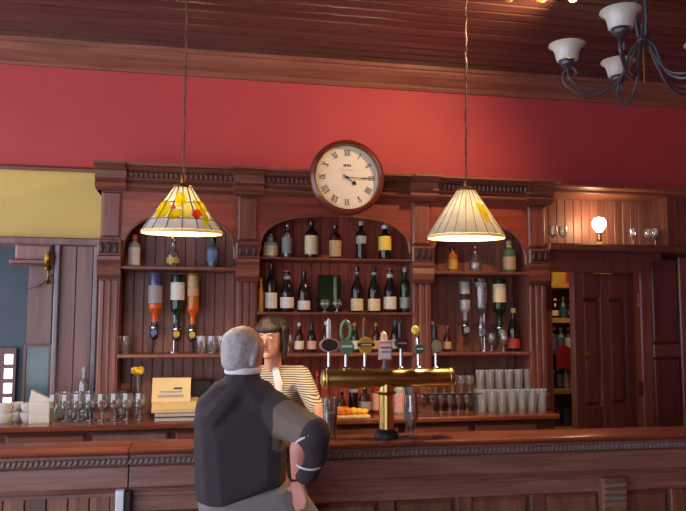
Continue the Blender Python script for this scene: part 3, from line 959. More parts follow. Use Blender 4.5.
optic(155, 0, 1.94, .315, .043, 'blue', 'greyl', 'upturned blue-tinted bottle, left of the three left optics', 'orange', 'bluel')
optic(177.5, 0, 1.93, .315, .043, 'green', 'white', 'upturned green bottle with white label, middle of the left optics', None, 'goldl', (.15, .5))
optic(193, 0, 1.94, .33, .036, 'amber', 'tan', 'upturned amber bottle, right of the three left optics', 'orange', 'goldl', (.05, .42))
optic(465, 0, 1.91, .27, .036, 'silver', 'blackl', 'upturned clear bottle with dark label, left of the right optics', None, 'greyl', (.3, .45))
optic(481, 0, 1.94, .31, .040, 'glass', 'greyl', 'upturned clear bottle, middle of the right optics', None, 'bluel', (.1, .2))
optic(499.5, 0, 1.935, .31, .044, 'green', 'cream', 'upturned green bottle with cream label, right of the right optics', None, 'greyl', (.12, .52))
for pxs, tx in ((175, 'steel optic stand holding the three left upturned bottles'), (484, 'steel optic stand holding the three right upturned bottles')):
    p = on_shelf(pxs, ZS_LOW, -.12)
    st = thing('optic_stand', p, tx, 'stand')
    MB().lathe([(.035, 0), (.035, .008), (.009, .012), (.008, .36)], 14, p).build('post', M_STEEL, st, smooth=True)
    MB().box(p.x - .13, p.x + .13, -.125, -.115, ZS_LOW + .15, ZS_LOW + .158).build('crossbar', M_IRON, st)

# ------------------------------------------------------------------ wall clock
cc = at(346.5, 178, -.45)
CK = thing('wall_clock', (cc.x, -.36, cc.z), 'round wooden wall clock with white dial above the bottles', 'clock')
c = (cc.x, 0, cc.z)
MB().lathe([(.19, -.36), (.205, -.38), (.205, -.455)], 48, c, 'y').build('case', M_CLKW, CK, smooth=True)
MB().lathe([(.200, -.455), (.232, -.45), (.240, -.462), (.238, -.48), (.226, -.497), (.214, -.502), (.206, -.498), (.200, -.475), (.200, -.466)], 56, c, 'y', cap=False).build('bezel', M_CLKW, CK, smooth=True)
MB().lathe([(.2045, -.500), (.207, -.5045), (.210, -.500)], 56, c, 'y', cap=False).build('brass_ring', M_BRASSD, CK, smooth=True)
MB().lathe([(.203, -.456), (.203, -.466)], 56, c, 'y').build('dial', M_DIAL, CK)


def stroke(mb, x0, z0, x1, z1, w, y):
    d = Vector((x1 - x0, z1 - z0))
    n = Vector((-d.y, d.x)).normalized() * w / 2
    mb.add([(x0 + n.x, y, z0 + n.y), (x0 - n.x, y, z0 - n.y), (x1 - n.x, y, z1 - n.y), (x1 + n.x, y, z1 + n.y)], [(0, 1, 2, 3)])


NUM = ['XII', 'I', 'II', 'III', 'IIII', 'V', 'VI', 'VII', 'VIII', 'IX', 'X', 'XI']
dm = world_of(CK)
for i, s in enumerate(NUM):
    mb = MB()
    wd = {'I': .010, 'V': .020, 'X': .022}
    tot = sum(wd[ch] for ch in s)
    x = -tot / 2
    h = .036
    for ch in s:
        w = wd[ch]
        if ch == 'I':
            stroke(mb, x + w / 2, -h / 2, x + w / 2, h / 2, .0050, 0)
        elif ch == 'V':
            stroke(mb, x + .002, h / 2, x + w / 2, -h / 2, .0052, 0)
            stroke(mb, x + w - .002, h / 2, x + w / 2, -h / 2, .0026, 0)
        else:
            stroke(mb, x + .002, h / 2, x + w - .002, -h / 2, .0054, 0)
            stroke(mb, x + w - .002, h / 2, x + .002, -h / 2, .0026, 0)
        x += w
    for zz in (-h / 2, h / 2):
        stroke(mb, -tot / 2, zz, tot / 2, zz, .0022, 0)
    a = -i * PI / 6
    rr = .158
    o = link('numeral', mb.mesh('numeral_' + s), M_INK, CK, Vector((cc.x - rr * math.sin(a), -.4675, cc.z + rr * math.cos(a))) - dm)
    o.rotation_euler = (0, -a, 0)
mk = MB()
for i in range(60):
    a = i * PI / 30
    r0, r1 = .184, (.191 if i % 5 else .194)
    stroke(mk, cc.x + r0 * math.sin(a), cc.z + r0 * math.cos(a), cc.x + r1 * math.sin(a), cc.z + r1 * math.cos(a), .0018, -.4672)
mk.build('minute_track', M_INK, CK)
em = MB()
for k in range(5):
    em.box(cc.x - .022 + k * .010, cc.x - .016 + k * .010, -.4676, -.467, cc.z + .070, cc.z + .084)
em.build('dial_emblem', M_INK, CK)
em = MB()
for k in range(7):
    em.box(cc.x - .040 + k * .0125, cc.x - .032 + k * .0125, -.4676, -.467, cc.z + .046, cc.z + .050)
em.build('dial_script', M_INKS, CK)


def hand(deg, ln, w, blob, nm, y):
    mb = MB()
    a = math.radians(deg)
    dx, dz = math.sin(a), math.cos(a)
    nx, nz = dz, -dx
    pts = [(-.03, w * .5), (0, w * .8), (ln * .6, w * .5), (ln * .62, blob), (ln * .72, blob * 1.2), (ln * .82, blob), (ln, .0008)]
    out = [(cc.x + dx * t + nx * q, cc.z + dz * t + nz * q) for t, q in pts] + [(cc.x + dx * t - nx * q, cc.z + dz * t - nz * q) for t, q in reversed(pts)]
    mb.prism(out, y - .002, y, 'y')
    return mb.build(nm, M_INK, CK)


hand(127, .075, .004, .011, 'hour_hand', -.470)
hand(91, .150, .003, .0034, 'minute_hand', -.474)
MB().lathe([(.008, -.466), (.008, -.478), (.004, -.481)], 14, c, 'y').build('hand_boss', M_INK, CK, smooth=True)

# ------------------------------------------------------------------ pendant lamps
def cone_pt(r, z, a):
    return (r * math.cos(a), r * math.sin(a), z)


def pendant(px, py_bot, py_top, halfw, Y, text, floral, npan, tilt):
    base = at(px, py_bot, Y)
    sc_ = (base - CAM).dot(fw) / FOC
    H = (py_bot - py_top) * sc_
    R1 = halfw * sc_
    R0 = R1 * .24
    t = thing('pendant_lamp', base, text, 'lamp', rot=(tilt, 0, 0))
    z0, z1 = .013, H
    face = math.atan2(CAM.y - base.y, CAM.x - base.x)
    pm_ = MB()
    def rad(z):
        return R1 + (R0 - R1) * (z - z0) / (z1 - z0)
    da = 2 * PI / npan
    th = .003
    def quad(a0, a1, za, zb):
        vs = []
        for off in (0, -th):
            vs += [cone_pt(rad(za) + off, za, a0), cone_pt(rad(za) + off, za, a1), cone_pt(rad(zb) + off, zb, a1), cone_pt(rad(zb) + off, zb, a0)]
        return MB().add(vs, [(0, 1, 2, 3), (7, 6, 5, 4), (0, 4, 5, 1), (1, 5, 6, 2), (2, 6, 7, 3), (3, 7, 4, 0)])
    g = .012
    if floral:
        rows = [(z0, z0 + .24 * (z1 - z0)), (z0 + .24 * (z1 - z0), z0 + .62 * (z1 - z0)), (z0 + .62 * (z1 - z0), z1)]
    else:
        rows = [(z0, z1)]
    for ri, (za, zb) in enumerate(rows):
        me = quad(-da / 2 + g * .2, da / 2 - g * .2, za + .0012, zb - .0012).mesh('glass_panel')
        for k in range(npan):
            o = link('glass_panel', me if k % 2 else me, M_PANEL2 if ri == 0 and floral else M_PANEL, t)
            o.rotation_euler = (0, 0, face + (k + .5) * da)
    ld = MB()
    for k in range(npan):
        a = face + k * da
        ld.tube([cone_pt(rad(z0), z0, a), cone_pt(rad(z1), z1, a)], .0024 if floral else .0015, 5)
    for za, zb in rows[1:]:
        ld.tube([cone_pt(rad(za), za, face + q * da / 2) for q in range(npan * 2)], .0022, 5, close=True)
    ld.build('lead_frame', M_LEAD, t, local=True)
    rows = MB().lathe([(R1, z0), (R1 + .001, 0), (R1 - .003, 0), (R1 - .003, z0)], npan * 2, cap=False)
    rows.build('rim_band', M_RIM, t, local=True)
    MB().lathe([(R0 + .006, H - .004), (R0 + .004, H + .006), (R0 * .8, H + .012), (.012, H + .02), (.012, H + .045), (.006, H + .06)], 20, cap=False).build('cap', M_BRASSD, t, smooth=True, local=True)
    # flowers and fruit cut into the glass
    def leaf(u, v, ru, rv, rot, mat, nm):
        vs = []
        for off in (.004, .0):
            for k in range(14):
                q = 2 * PI * k / 14
                x, y = ru * math.cos(q), rv * math.sin(q) * (1 if nm != 'leaf' else (1 - .25 * math.cos(q)))
                x, y = x * math.cos(rot) - y * math.sin(rot), x * math.sin(rot) + y * math.cos(rot)
                zz = z0 + (v + y) * (z1 - z0)
                rr = rad(zz)
                s_ = max(-1, min(1, (u + x) * (z1 - z0) / rr))
                vs.append(cone_pt(rr + off, zz, math.asin(s_) + face))
        fs = [tuple(range(14)), tuple(range(27, 13, -1))] + [(k, (k + 1) % 14, 14 + (k + 1) % 14, 14 + k) for k in range(14)]
        MB().add(vs, fs).build(nm, mat, t, local=True)
    for turn in (0, PI):
        face += turn
        if floral:
            for u, v, ru, rv, rot, mt, nm in ((-.40, .44, .13, .22, -.45, M_LEAFY, 'leaf'), (-.03, .67, .13, .17, 0, M_LEAFY, 'leaf'), (-.14, .33, .18, .10, .45, M_LEAFY, 'leaf'),
                                              (.10, .40, .09, .19, -.2, M_LEAFO, 'leaf'), (.30, .35, .10, .105, 0, M_FRUIT, 'fruit'), (-.19, .49, .05, .05, 0, M_FRUIT, 'fruit'),
                                              (.38, .53, .11, .18, .6, M_LEAFY, 'leaf'), (.50, .22, .07, .15, .2, M_LEAFY, 'leaf')):
                leaf(u, v, ru, rv, rot, mt, nm)
        else:
            for u, v, ru, rv, rot, mt, nm in ((.33, .53, .08, .18, .55, M_LEAFY, 'leaf'), (.42, .36, .05, .12, .4, M_LEAFY, 'leaf')):
                leaf(u, v, ru, rv, rot, mt, nm)
    # cord up to the ceiling with its chain
    top = CEIL - base.z
    cz = [(0.004 * math.sin(i * 1.9), 0.004 * math.cos(i * 1.3), H + .05 + (top - H - .07) * i / 30) for i in range(31)]
    MB().tube(cz, .0045, 6).build('cord', M_CORD, t, smooth=True, local=True)
    MB().lathe([(.05, top - .03), (.055, top - .02), (.055, top)], 20).build('ceiling_rose', M_BRASSD, t, smooth=True, local=True)
    lk = MB()
    z = H + .06
    i = 0
    while z < top - .06:
        pts = [(0.005 * math.cos(q) * (1 if i % 2 else 0), 0.005 * math.cos(q) * (0 if i % 2 else 1), z + .017 * math.sin(q)) for q in [2 * PI * k / 8 for k in range(8)]]
        lk.tube(pts, .0022, 4, close=True)
        z += .027
        i += 1
    tag(lk.build('chain', M_CORD, t, local=True), kind='stuff')
    MB().lathe([(.018, H * .86), (.02, H * .62), (.016, H * .6)], 12).build('socket', M_BRASSD, t, smooth=True, local=True)
    MB().sphere((0, 0, H * .47), (.028, .028, .036), 14, 8).build('bulb', M_BULB2, t, smooth=True, local=True)
    lamp('pendant_light', 'POINT', base + Vector((0, 0, H * .47)), PENDANT_W, (1.0, .74, .42), t, size=.038)
    return t


pendant(182, 234, 187, 40, -1.4, 'cone pendant lamp with yellow leaves and red fruit in leaded glass', True, 16, .05)
pendant(466, 238.5, 190, 38.5, -1.4, 'plain ribbed cone pendant lamp of milky leaded glass over the taps', False, 22, .03)

# ------------------------------------------------------------------ chandelier
ch0 = at(645, 90, -2.05)
CH = thing('chandelier', (ch0.x, ch0.y, ch0.z), 'wrought iron chandelier with frosted bell shades, unlit, top right', 'chandelier')
dep = (ch0 - CAM).dot(fw)
sc_ = dep / FOC
Rc = .325
zsh = 46 * sc_              # cup height above the lowest point
MB().tube([(0, 0, .03), (0, 0, .10), (0, 0, .22)], [.004, .006, .005], 8).build('finial', M_BRASSD, CH, smooth=True, local=True)
MB().lathe([(.006, .20), (.022, .21), (.03, .225), (.022, .245), (.012, .26), (.012, .30)], 14).build('hub', M_IRON, CH, smooth=True, local=True)
for s in range(3):
    a = s * 2 * PI / 3 + .5
    MB().tube([(.016 * math.cos(a), .016 * math.sin(a), .22), (.028 * math.cos(a), .028 * math.sin(a), .32), (.022 * math.cos(a), .022 * math.sin(a), .45), (.014 * math.cos(a), .014 * math.sin(a), CEIL - ch0.z - .02)], [.006, .009, .007, .006], 8).build('stem_rod', M_IRON, CH, smooth=True, local=True)
MB().lathe([(.07, CEIL - ch0.z - .03), (.075, CEIL - ch0.z - .015), (.075, CEIL - ch0.z)], 20).build('ceiling_rose', M_IRON, CH, smooth=True, local=True)
# arms drawn flat in (radius, height) then turned about the stem
def spline(pts, n=8):
    out = []
    P = [Vector(p) for p in pts]
    for i in range(len(P) - 1):
        p0, p1, p2, p3 = P[max(i - 1, 0)], P[i], P[i + 1], P[min(i + 2, len(P) - 1)]
        for k in range(n):
            t = k / n
            out.append(.5 * ((2 * p1) + (-p0 + p2) * t + (2 * p0 - 5 * p1 + 4 * p2 - p3) * t * t + (-p0 + 3 * p1 - 3 * p2 + p3) * t ** 3))
    out.append(P[-1])
    return out
main = spline([(.02, 0, .22), (.055, 0, .18), (.085, 0, .09), (.13, 0, .03), (.20, 0, .0), (.27, 0, .01), (.335, 0, .06), (.345, 0, .11), (.315, 0, .14), (.29, 0, .125), (.287, 0, .105), (.298, 0, .10)])
sec = spline([(.03, 0, .20), (.07, 0, .11), (.12, 0, .05), (.19, 0, .024), (.26, 0, .035), (.30, 0, .065), (.322, 0, .10), (.325, 0, .15)])
arm_me = MB().tube(main, .0065, 6).mesh('arm', smooth=True)
arm2_me = MB().tube(sec, .005, 6).mesh('arm_inner', smooth=True)
cup_me = MB().lathe([(.006, .135), (.02, .14), (.034, .152), (.036, .165), (.03, .175), (.026, .178)], 16, (Rc, 0, 0)).mesh('cup', smooth=True)
bell = [(.044, .172), (.048, .176), (.052, .195), (.056, .214), (.063, .230), (.075, .242), (.083, .246), (.081, .250), (.071, .247), (.059, .233), (.051, .214), (.047, .195), (.040, .18)]
bell_me = MB().lathe(bell, 24, (Rc, 0, 0), cap=False).mesh('bell_shade', smooth=True)
for deg in (187, 259, 331, 43, 115):
    q = (0, 0, math.radians(deg - 27) - YAW)
    am = link('arm', arm_me, M_IRON, CH, None, q)
    link('inner_arm', arm2_me, M_IRON, am)
    cp = link('cup', cup_me, M_IRON, CH, None, q)
    link('bell_shade', bell_me, M_LAMPGL, CH, None, q)

# ------------------------------------------------------------------ ceiling spotlights by the top edge
for i, (px, py, tx) in enumerate(((509, 1, 'dim ceiling spotlight, left of the three at the top edge'), (542, 1, 'amber ceiling spotlight, middle of the three at the top edge'), (573, 1, 'bright ceiling spotlight nearest the chandelier'))):
    p = atz(px, py, CEIL - .06)
    t = thing('ceiling_spotlight', (p.x, p.y, CEIL), tx, 'spotlight', 'ceiling spotlights')
    MB().lathe([(.03, CEIL - .001), (.034, CEIL - .02), (.034, CEIL - .05)], 16, (p.x, p.y, 0), cap=False).build('housing', M_BRASSD, t, smooth=True)
    MB().sphere((p.x, p.y, CEIL - .052), (.022, .022, .014), 12, 6).build('bulb', M_SPOTGL if i == 2 else (glow('spot_glow_dim', '#e0a548', 1.4) if i == 1 else glow('spot_glow_faint', '#b5763c', .5)), t, smooth=True)
    if i == 2:
        lamp('spot_light', 'SPOT', (p.x, p.y, CEIL - .07), SPOT_W, (1.0, .60, .28), t, size=.02, target=(.3, -.3, 2.0), spot=155, blend=1.0)

# ------------------------------------------------------------------ niche: glowing globe and glasses
bp = at(599.5, 240, -.2)
NB = thing('globe_lamp', (bp.x, -.2, ZN), 'glowing bare globe bulb on a small dark stand in the niche', 'lamp')
c = (bp.x, -.2, ZN)
MB().lathe([(.045, 0), (.045, .012), (.03, .02), (.016, .03), (.016, .045)], 18, c).build('base', M_BRASSD, NB, smooth=True)
MB().lathe([(.016, .045), (.02, .075), (.017, .10)], 14, c).build('socket', M_BRASS, NB, smooth=True)
MB().lathe([(.017, .096), (.022, .105), (.038, .124), (.048, .150), (.046, .175), (.031, .198), (.0, .206)], 20, c).build('bulb', M_BULB, NB, smooth=True)
lamp('globe_light', 'POINT', (bp.x, -.2, ZN + .16), BULB_W, (1.0, .62, .25), NB, size=.06)
for px, Y, tx in ((553, -.22, 'left stemmed glass at the left end of the niche'), (563, -.2, 'right stemmed glass at the left end of the niche'), (633, -.2, 'single stemmed glass right of the glowing globe'), (648, -.18, 'inner stemmed glass at the right of the niche'), (655, -.22, 'outer stemmed glass at the right end of the niche')):
    q = at(px, 235, Y)
    drink_glass((q.x, Y, ZN), 'goblet', tx, 'glasses in the niche', s=.85, name='stemmed_glass')

# ------------------------------------------------------------------ glassware on the back counter
ORD = ['first', 'second', 'third', 'fourth', 'fifth', 'sixth', 'seventh', 'eighth']
row1 = [54, 66, 78, 90, 102, 115, 127, 140]
for i, px in enumerate(row1):
    q = at(px, 415, -.33)
    drink_glass((q.x, -.33, ZC), 'goblet', ORD[i] + ' upright wine glass from the white cups, front row on the left counter', 'wine glasses in the front row on the left counter', name='wine_glass')
for i, px in enumerate([60, 72, 84, 97, 109, 121]):
    q = at(px, 415, -.24)
    drink_glass((q.x, -.24, ZC), 'wine_down', ORD[i] + ' upturned wine glass from the white cups, back row on the left counter', 'upturned wine glasses in the back row on the left counter', name='wine_glass')
# dark bottle with pourer among them
bottle(on_shelf(87, ZC, -.17), 'spirit', .30, .030, 'glass', None, 'greyl', 'tall clear bottle with pourer behind the left wine glasses', labz=None)
# right: stem glasses two tiers, tumblers and highballs
for tier in range(2):
    for i in range(6):
        px = 424 + i * 8.6 + tier * 4
        q = at(px, 405, -.30)
        o = drink_glass((q.x, -.30 if tier == 0 else -.28, ZC + (0 if tier == 0 else .118)), 'stem', '%s small stemmed glass from the left in the %s row right of the brass font' % (ORD[i], 'lower' if tier == 0 else 'upper'),
                        'small stemmed glasses, %s row' % ('lower' if tier == 0 else 'upper'), name='stemmed_glass')
tr = thing('glass_tray', (at(450, 405, -.29).x, -.29, ZC + .1155), 'thin tray carrying the upper row of small stemmed glasses', 'tray')
a, b = at(420, 405, -.29).x, at(478, 405, -.29).x
MB().box(a, b, -.36, -.22, ZC + .1155, ZC + .1178).build('tray_plate', M_GLASS, tr)
MB().box(a, b, -.362, -.36, ZC + .1155, ZC + .123).build('tray_lip', M_STEEL, tr)
for i in range(7):
    px = 482 + i * 10
    q = at(px, 405, -.33)
    drink_glass((q.x, -.33, ZC), 'highball', ORD[i] + ' clear highball glass from the left in the lower front row', 'highball glasses, front row', name='highball_glass', mat=M_GLASSH)
    q = at(px - 4, 400, -.22)
    if i < 6:
        drink_glass((q.x, -.22, ZC), 'highball', ORD[i] + ' clear highball glass from the left in the rear row behind', 'highball glasses, rear row', name='highball_glass', mat=M_GLASSH)
for i in range(6):
    q = at(480 + i * 9.6, 400, -.27)
    drink_glass((q.x, -.275, ZC + .1405), 'highball', ORD[i] + ' clear highball glass from the left in the stacked top row', 'highball glasses, stacked on top', name='highball_glass', s=.9, mat=M_GLASSH)

# white cups and napkins at the far left
def cup(px, Y, k, n, text):
    q = at(px, 410, Y)
    for j in range(n):
        t = thing('teacup', (q.x, Y, ZC + j * .052), text % ('bottom' if j == 0 else ('middle' if j < n - 1 else 'top')), 'cup', 'white cups at the left end of the counter')
        c = (q.x, Y, ZC + j * .052)
        MB().lathe([(.022, 0), (.026, .004), (.038, .03), (.042, .058), (.040, .059), (.036, .032), (.0, .012)], 18, c, cap=False).build('bowl', M_WHITE, t, smooth=True)
        pts = [(q.x + .038 + .022 * math.sin(s), Y, ZC + j * .052 + .033 + .016 * math.cos(s)) for s in [PI * v / 6 for v in range(7)]]
        MB().tube(pts, .004, 6).build('handle', M_WHITE, t, smooth=True)
cup(5, -.34, 0, 2, 'white teacup, %s of the leftmost stack')
cup(16, -.30, 0, 2, 'white teacup, %s of the second stack from the left')
cup(28, -.34, 0, 2, 'white teacup, %s of the third stack from the left')
nq = at(41, 410, -.34)
npk = thing('napkin_holder', (nq.x, -.34, ZC), 'white napkin holder with leaning napkins right of the cups', 'napkin holder')
MB().bbox(nq.x - .055, nq.x + .055, -.39, -.37, ZC, ZC + .115, .004).build('front_plate', M_WHITE, npk)
MB().bbox(nq.x - .055, nq.x + .055, -.30, -.28, ZC, ZC + .115, .004).build('rear_plate', M_WHITE, npk)
MB().box(nq.x - .055, nq.x + .055, -.39, -.28, ZC, ZC + .006).build('foot', M_WHITE, npk)
MB().prism([(nq.x - .08, ZC + .03), (nq.x + .04, ZC + .006), (nq.x + .05, ZC + .13), (nq.x - .055, ZC + .185)], -.35, -.31, 'y').build('napkin', M_WHITE, npk)

# flower in a slim vase
vq = at(137, 405, -.25)
vs_ = thing('flower_vase', (vq.x, -.25, ZC), 'slim glass vase with one yellow flower left of the till', 'vase')
c = (vq.x, -.25, ZC)
MB().lathe([(.024, 0), (.026, .004), (.012, .03), (.010, .12), (.014, .16), (.016, .165)], 14, c, cap=False).build('vase_glass', M_GLASS2, vs_, smooth=True)
MB().tube([(vq.x, -.25, ZC + .02), (vq.x + .004, -.25, ZC + .16), (vq.x - .002, -.25, ZC + .275)], .004, 6).build('stem', M_STEM, vs_, smooth=True)
for k in range(9):
    a = k * 2 * PI / 9
    MB().sphere((vq.x - .002 + .024 * math.cos(a), -.25 + .014 * math.sin(a), ZC + .285 + .012 * math.sin(a * 2)), (.018, .014, .014), 8, 6).build('petal', M_PETAL, vs_, smooth=True)
MB().sphere((vq.x - .002, -.25, ZC + .288), (.016, .016, .012), 10, 6).build('flower_centre', 'paper_goldl', vs_, smooth=True)

# till
tq = at(172, 415, -.36)
TL = thing('cash_till', (tq.x, -.36, ZC), 'cream cash till with tilted display panel on the left counter', 'till')
xa, xb = X(155, -.45, 415), X(196, -.45, 415)
MB().bbox(xa, xb, -.47, -.22, ZC, ZC + .055, .006).build('base', M_GREYP, TL)
MB().bbox(xa, xb, -.474, -.47, ZC + .026, ZC + .032, .0005).build('drawer_line', M_BLACK, TL)
MB().prism([(-.475, ZC + .055), (-.475, ZC + .075), (-.40, ZC + .11), (-.22, ZC + .12), (-.22, ZC + .055)], xa - .02, xb + .01, 'x').build('keyboard_deck', M_CREAM, TL)
dsp = MB().prism([(-.40, ZC + .10), (-.41, ZC + .11), (-.345, ZC + .245), (-.315, ZC + .245), (-.315, ZC + .10)], xa - .025, xb - .035, 'x').build('display_housing', M_CREAM, TL)
def slope(u0, u1, s0, s1, y0=-.4125):
    """thin strip on the tilted face"""
    p = lambda s: (-.41 + (-.345 + .41) * s - .002, ZC + .11 + .135 * s)
    (ya, zA), (yb, zB) = p(s0), p(s1)
    return MB().add([(u0, ya, zA), (u1, ya, zA), (u1, yb, zB), (u0, yb, zB)], [(0, 1, 2, 3)])
slope(xa + .01, xa + .16, .18, .30).build('grey_print', 'paper_greyl', dsp)
slope(xa + .02, xa + .15, .38, .46).build('grey_print', 'paper_greyl', dsp)
slope(xa + .10, xa + .15, .52, .60).build('dark_print', 'paper_blackl', dsp)
k2 = at(196, 395, -.22)
tb = thing('card_terminal', (k2.x, -.2, ZC), 'black box on a stand behind the till, half hidden by the man', 'terminal')
MB().bbox(k2.x - .05, k2.x + .10, -.25, -.16, ZC + .10, ZC + .225, .01).build('screen_body', M_BLACK, tb)
MB().lathe([(.05, 0), (.05, .01), (.015, .02), (.015, .11)], 14, (k2.x + .02, -.2, ZC)).build('stand', M_BLACK, tb, smooth=True)

# bottles, jar and fruit on the middle of the counter
bottle(on_shelf(342, ZC, -.33), 'beer', .14, .028, 'brown', 'tan', 'black', 'short brown sauce bottle behind the pint glass')
bottle(on_shelf(353.5, ZC, -.3), 'spirit', .23, .030, 'black', 'greyl', 'black', 'black bottle with bright neck between the fruit and the font column', labz=(.6, .7))
bottle(on_shelf(365, ZC, -.3), 'squat', .19, .040, 'brown', 'greyl', 'ball', 'dark preserving jar with grey label left of the font column', labz=(.14, .42))
bottle(on_shelf(375.5, ZC, -.27), 'spirit', .21, .030, 'red', 'pink', 'goldl', 'bottle with pink label just left of the font column', labz=(.1, .6))
bottle(on_shelf(399, ZC, -.3), 'spirit', .22, .036, 'silver', 'pink', 'white', 'pale bottle with pink label right of the font column', labz=(.05, .6))
bottle(on_shelf(409, ZC, -.25), 'spirit', .24, .032, 'blue', 'bluel', 'greyl', 'blue bottle behind the tulip glass', labz=(.3, .7))
fb = on_shelf(352, ZC, -.44)
bd_ = thing('chopping_board', fb, 'pale chopping board with cut fruit on the back counter', 'board')
MB().bbox(fb.x - .11, fb.x + .10, -.52, -.36, ZC, ZC + .018, .004).build('board_plate', plain('pale_board', '#e0b98a', 0.5), bd_)
for dx, r_, mt, nm, tx in ((-.075, .026, M_ORANGE, 'orange', 'orange at the left end of the chopping board'), (-.03, .024, M_ORANGE, 'orange', 'second orange from the left on the chopping board'),
                           (.01, .022, M_LEMON, 'lemon', 'lemon in the middle of the chopping board'), (.045, .02, M_LEMON, 'lemon', 'right-hand lemon on the chopping board'), (.08, .018, M_LEMON, 'lemon', 'smallest lemon at the right end of the chopping board')):
    mb = MB()
    if nm == 'lemon':
        mb.lathe([(0, -r_ * 1.35), (r_ * .3, -r_ * 1.2), (r_ * .8, -r_ * .7), (r_, 0), (r_ * .8, r_ * .7), (r_ * .3, r_ * 1.2), (0, r_ * 1.35)], 14, axis='x')
    else:
        mb.sphere((0, 0, 0), (r_, r_, r_ * .95), 16, 10)
    tag(link(nm, mb.mesh(nm, smooth=True), mt, None, (fb.x + dx, -.45, ZC + .018 + r_ * (1 if nm == 'lemon' else .95))), tx, 'fruit', 'fruit on the chopping board')
# reddish bottle neck near the barmaid's arm
bottle(on_shelf(318, ZC, -.2), 'slim', .26, .026, 'red', None, 'redl', 'slim red bottle right of the barmaid\'s shoulder')

# ------------------------------------------------------------------ brass beer font
YF = -1.555
fl, fr_ = at(322, 378, YF), at(453.5, 378, YF)
fc = at(386.5, 432, YF)
FT = thing('beer_font', (fc.x, YF, ZB), 'polished brass T-shaped beer font with seven taps on the bar', 'beer font')
zf = (fl.z + fr_.z) / 2
rf = 9.3 * (fl - CAM).dot(fw) / FOC
cb = MB().lathe([(0, fl.x - .004), (rf * .6, fl.x - .003), (rf * .95, fl.x + .004), (rf, fl.x + .012), (rf, fr_.x - .012), (rf * .95, fr_.x - .004), (rf * .6, fr_.x + .003), (0, fr_.x + .004)], 28, (0, YF, zf), 'x').build('cross_tube', M_BRASS, FT, smooth=True)
for xx in (fl.x + .02, fr_.x - .02):
    MB().lathe([(rf, xx - .006), (rf + .003, xx - .004), (rf + .003, xx + .004), (rf, xx + .006)], 28, (0, YF, zf), 'x', cap=False).build('end_ring', M_BRASS, cb, smooth=True)
MB().lathe([(.034, ZB + .012), (.034, zf - rf + .02)], 24, (fc.x, YF, 0)).build('column', M_BRASS, FT, smooth=True)
MB().lathe([(.050, zf - rf - .02), (.042, zf - rf - .03), (.034, zf - rf - .035)], 24, (fc.x, YF, 0), cap=False).build('column_collar', M_BRASS, FT, smooth=True)
MB().lathe([(.057, ZB), (.057, ZB + .014), (.052, ZB + .024), (.038, ZB + .036), (.034, ZB + .04)], 28, (fc.x, YF, 0)).build('base_flange', M_BLK2, FT, smooth=True)
sf = (fc - CAM).dot(fw) / FOC


def tapx(px):
    return at(px, 360, YF).x


def zpx(py, px=386):
    return at(px, py, YF).z


def tap(px, badge_py, build_badge, handle_top, hmat, stem_mat=M_STEEL, text=None, width=.011):
    x = tapx(px)
    zt = zpx(handle_top, px)
    zb = zpx(badge_py, px)
    t = MB().lathe([(.014, zf + rf * .9), (.016, zf + rf + .006), (.008, zf + rf + .012), (.008, zb)], 12, (x, YF, 0)).build('tap_stem', stem_mat, FT, smooth=True)
    if text:
        t['label'] = text
    mb = MB().lathe([(.006, zb - .01), (width * .8, zb + .01), (width, zb + (zt - zb) * .6), (width * .7, zt - .01), (0, zt)], 12, (x, YF + .012, 0))
    mb.build('tap_handle', hmat, t, smooth=True)
    # spout below the tube
    MB().tube([(x, YF - rf * .8, zf - .01), (x, YF - rf - .03, zf - .015), (x, YF - rf - .045, zf - .05), (x, YF - rf - .045, zf - .075)], [.008, .008, .007, .006], 8) if False else None
    build_badge(x, zb, t)
    return t


def oval(x, z, t, rx, rz, mats, nm='badge', dy=.0):
    """stack of ovals, each a little proud of the one behind"""
    for i, (k, mt) in enumerate(mats):
        mb = MB()
        pts = [(x + rx * k * math.cos(2 * PI * j / 24), z + rz * k * math.sin(2 * PI * j / 24)) for j in range(24)]
        mb.prism(pts, YF - .012 - i * .003 - .006, YF - .006 - i * .003, 'y')
        mb.build(nm if i == 0 else 'badge_face', mt, t)


def strip(x, z, t, w, h, mt, nm='badge_band', y=-.026):
    MB().box(x - w / 2, x + w / 2, YF + y, YF + y + .004, z - h / 2, z + h / 2).build(nm, mt, t)


P_ = lambda n: MATS['paper_' + n]
M_GRN = plain('badge_green', '#5b8a6c', 0.35)
M_GRND = plain('tap_dark_green', '#39564a', 0.3)
M_YLW = plain('badge_yellow', '#d9b14a', 0.35)
M_YLB = plain('bright_yellow', '#f3e04e', 0.4)
M_PNK = plain('badge_rose', '#c79a96', 0.35)
M_DKB = plain('badge_dark', '#3a2a2c', 0.35)
tap(329, 345, lambda x, z, t: oval(x, z, t, .047, .033, [(1, M_PNK), (.82, M_DKB)]), 318, plain('tap_blue_white', '#aeb9cc', 0.3), text='tap with dark oval badge in a rose rim')
tap(346, 347, lambda x, z, t: (oval(x, z, t, .035, .034, [(1, M_GRN), (.85, M_GRND if False else M_GRN)]), strip(x, z + .004, t, .05, .010, P_('white'))), 338, M_GRND, text='tap with green round badge and looped green handle')
lp = [(tapx(346) + .022 * math.cos(s), YF + .005, zpx(331, 346) + .045 * math.sin(s)) for s in [2 * PI * k / 20 for k in range(20)]]
MB().tube(lp, .008, 8, close=True).build('tap_loop', M_GRN, [c_ for c_ in FT.children if c_.name.startswith('tap_stem')][-1], smooth=True)
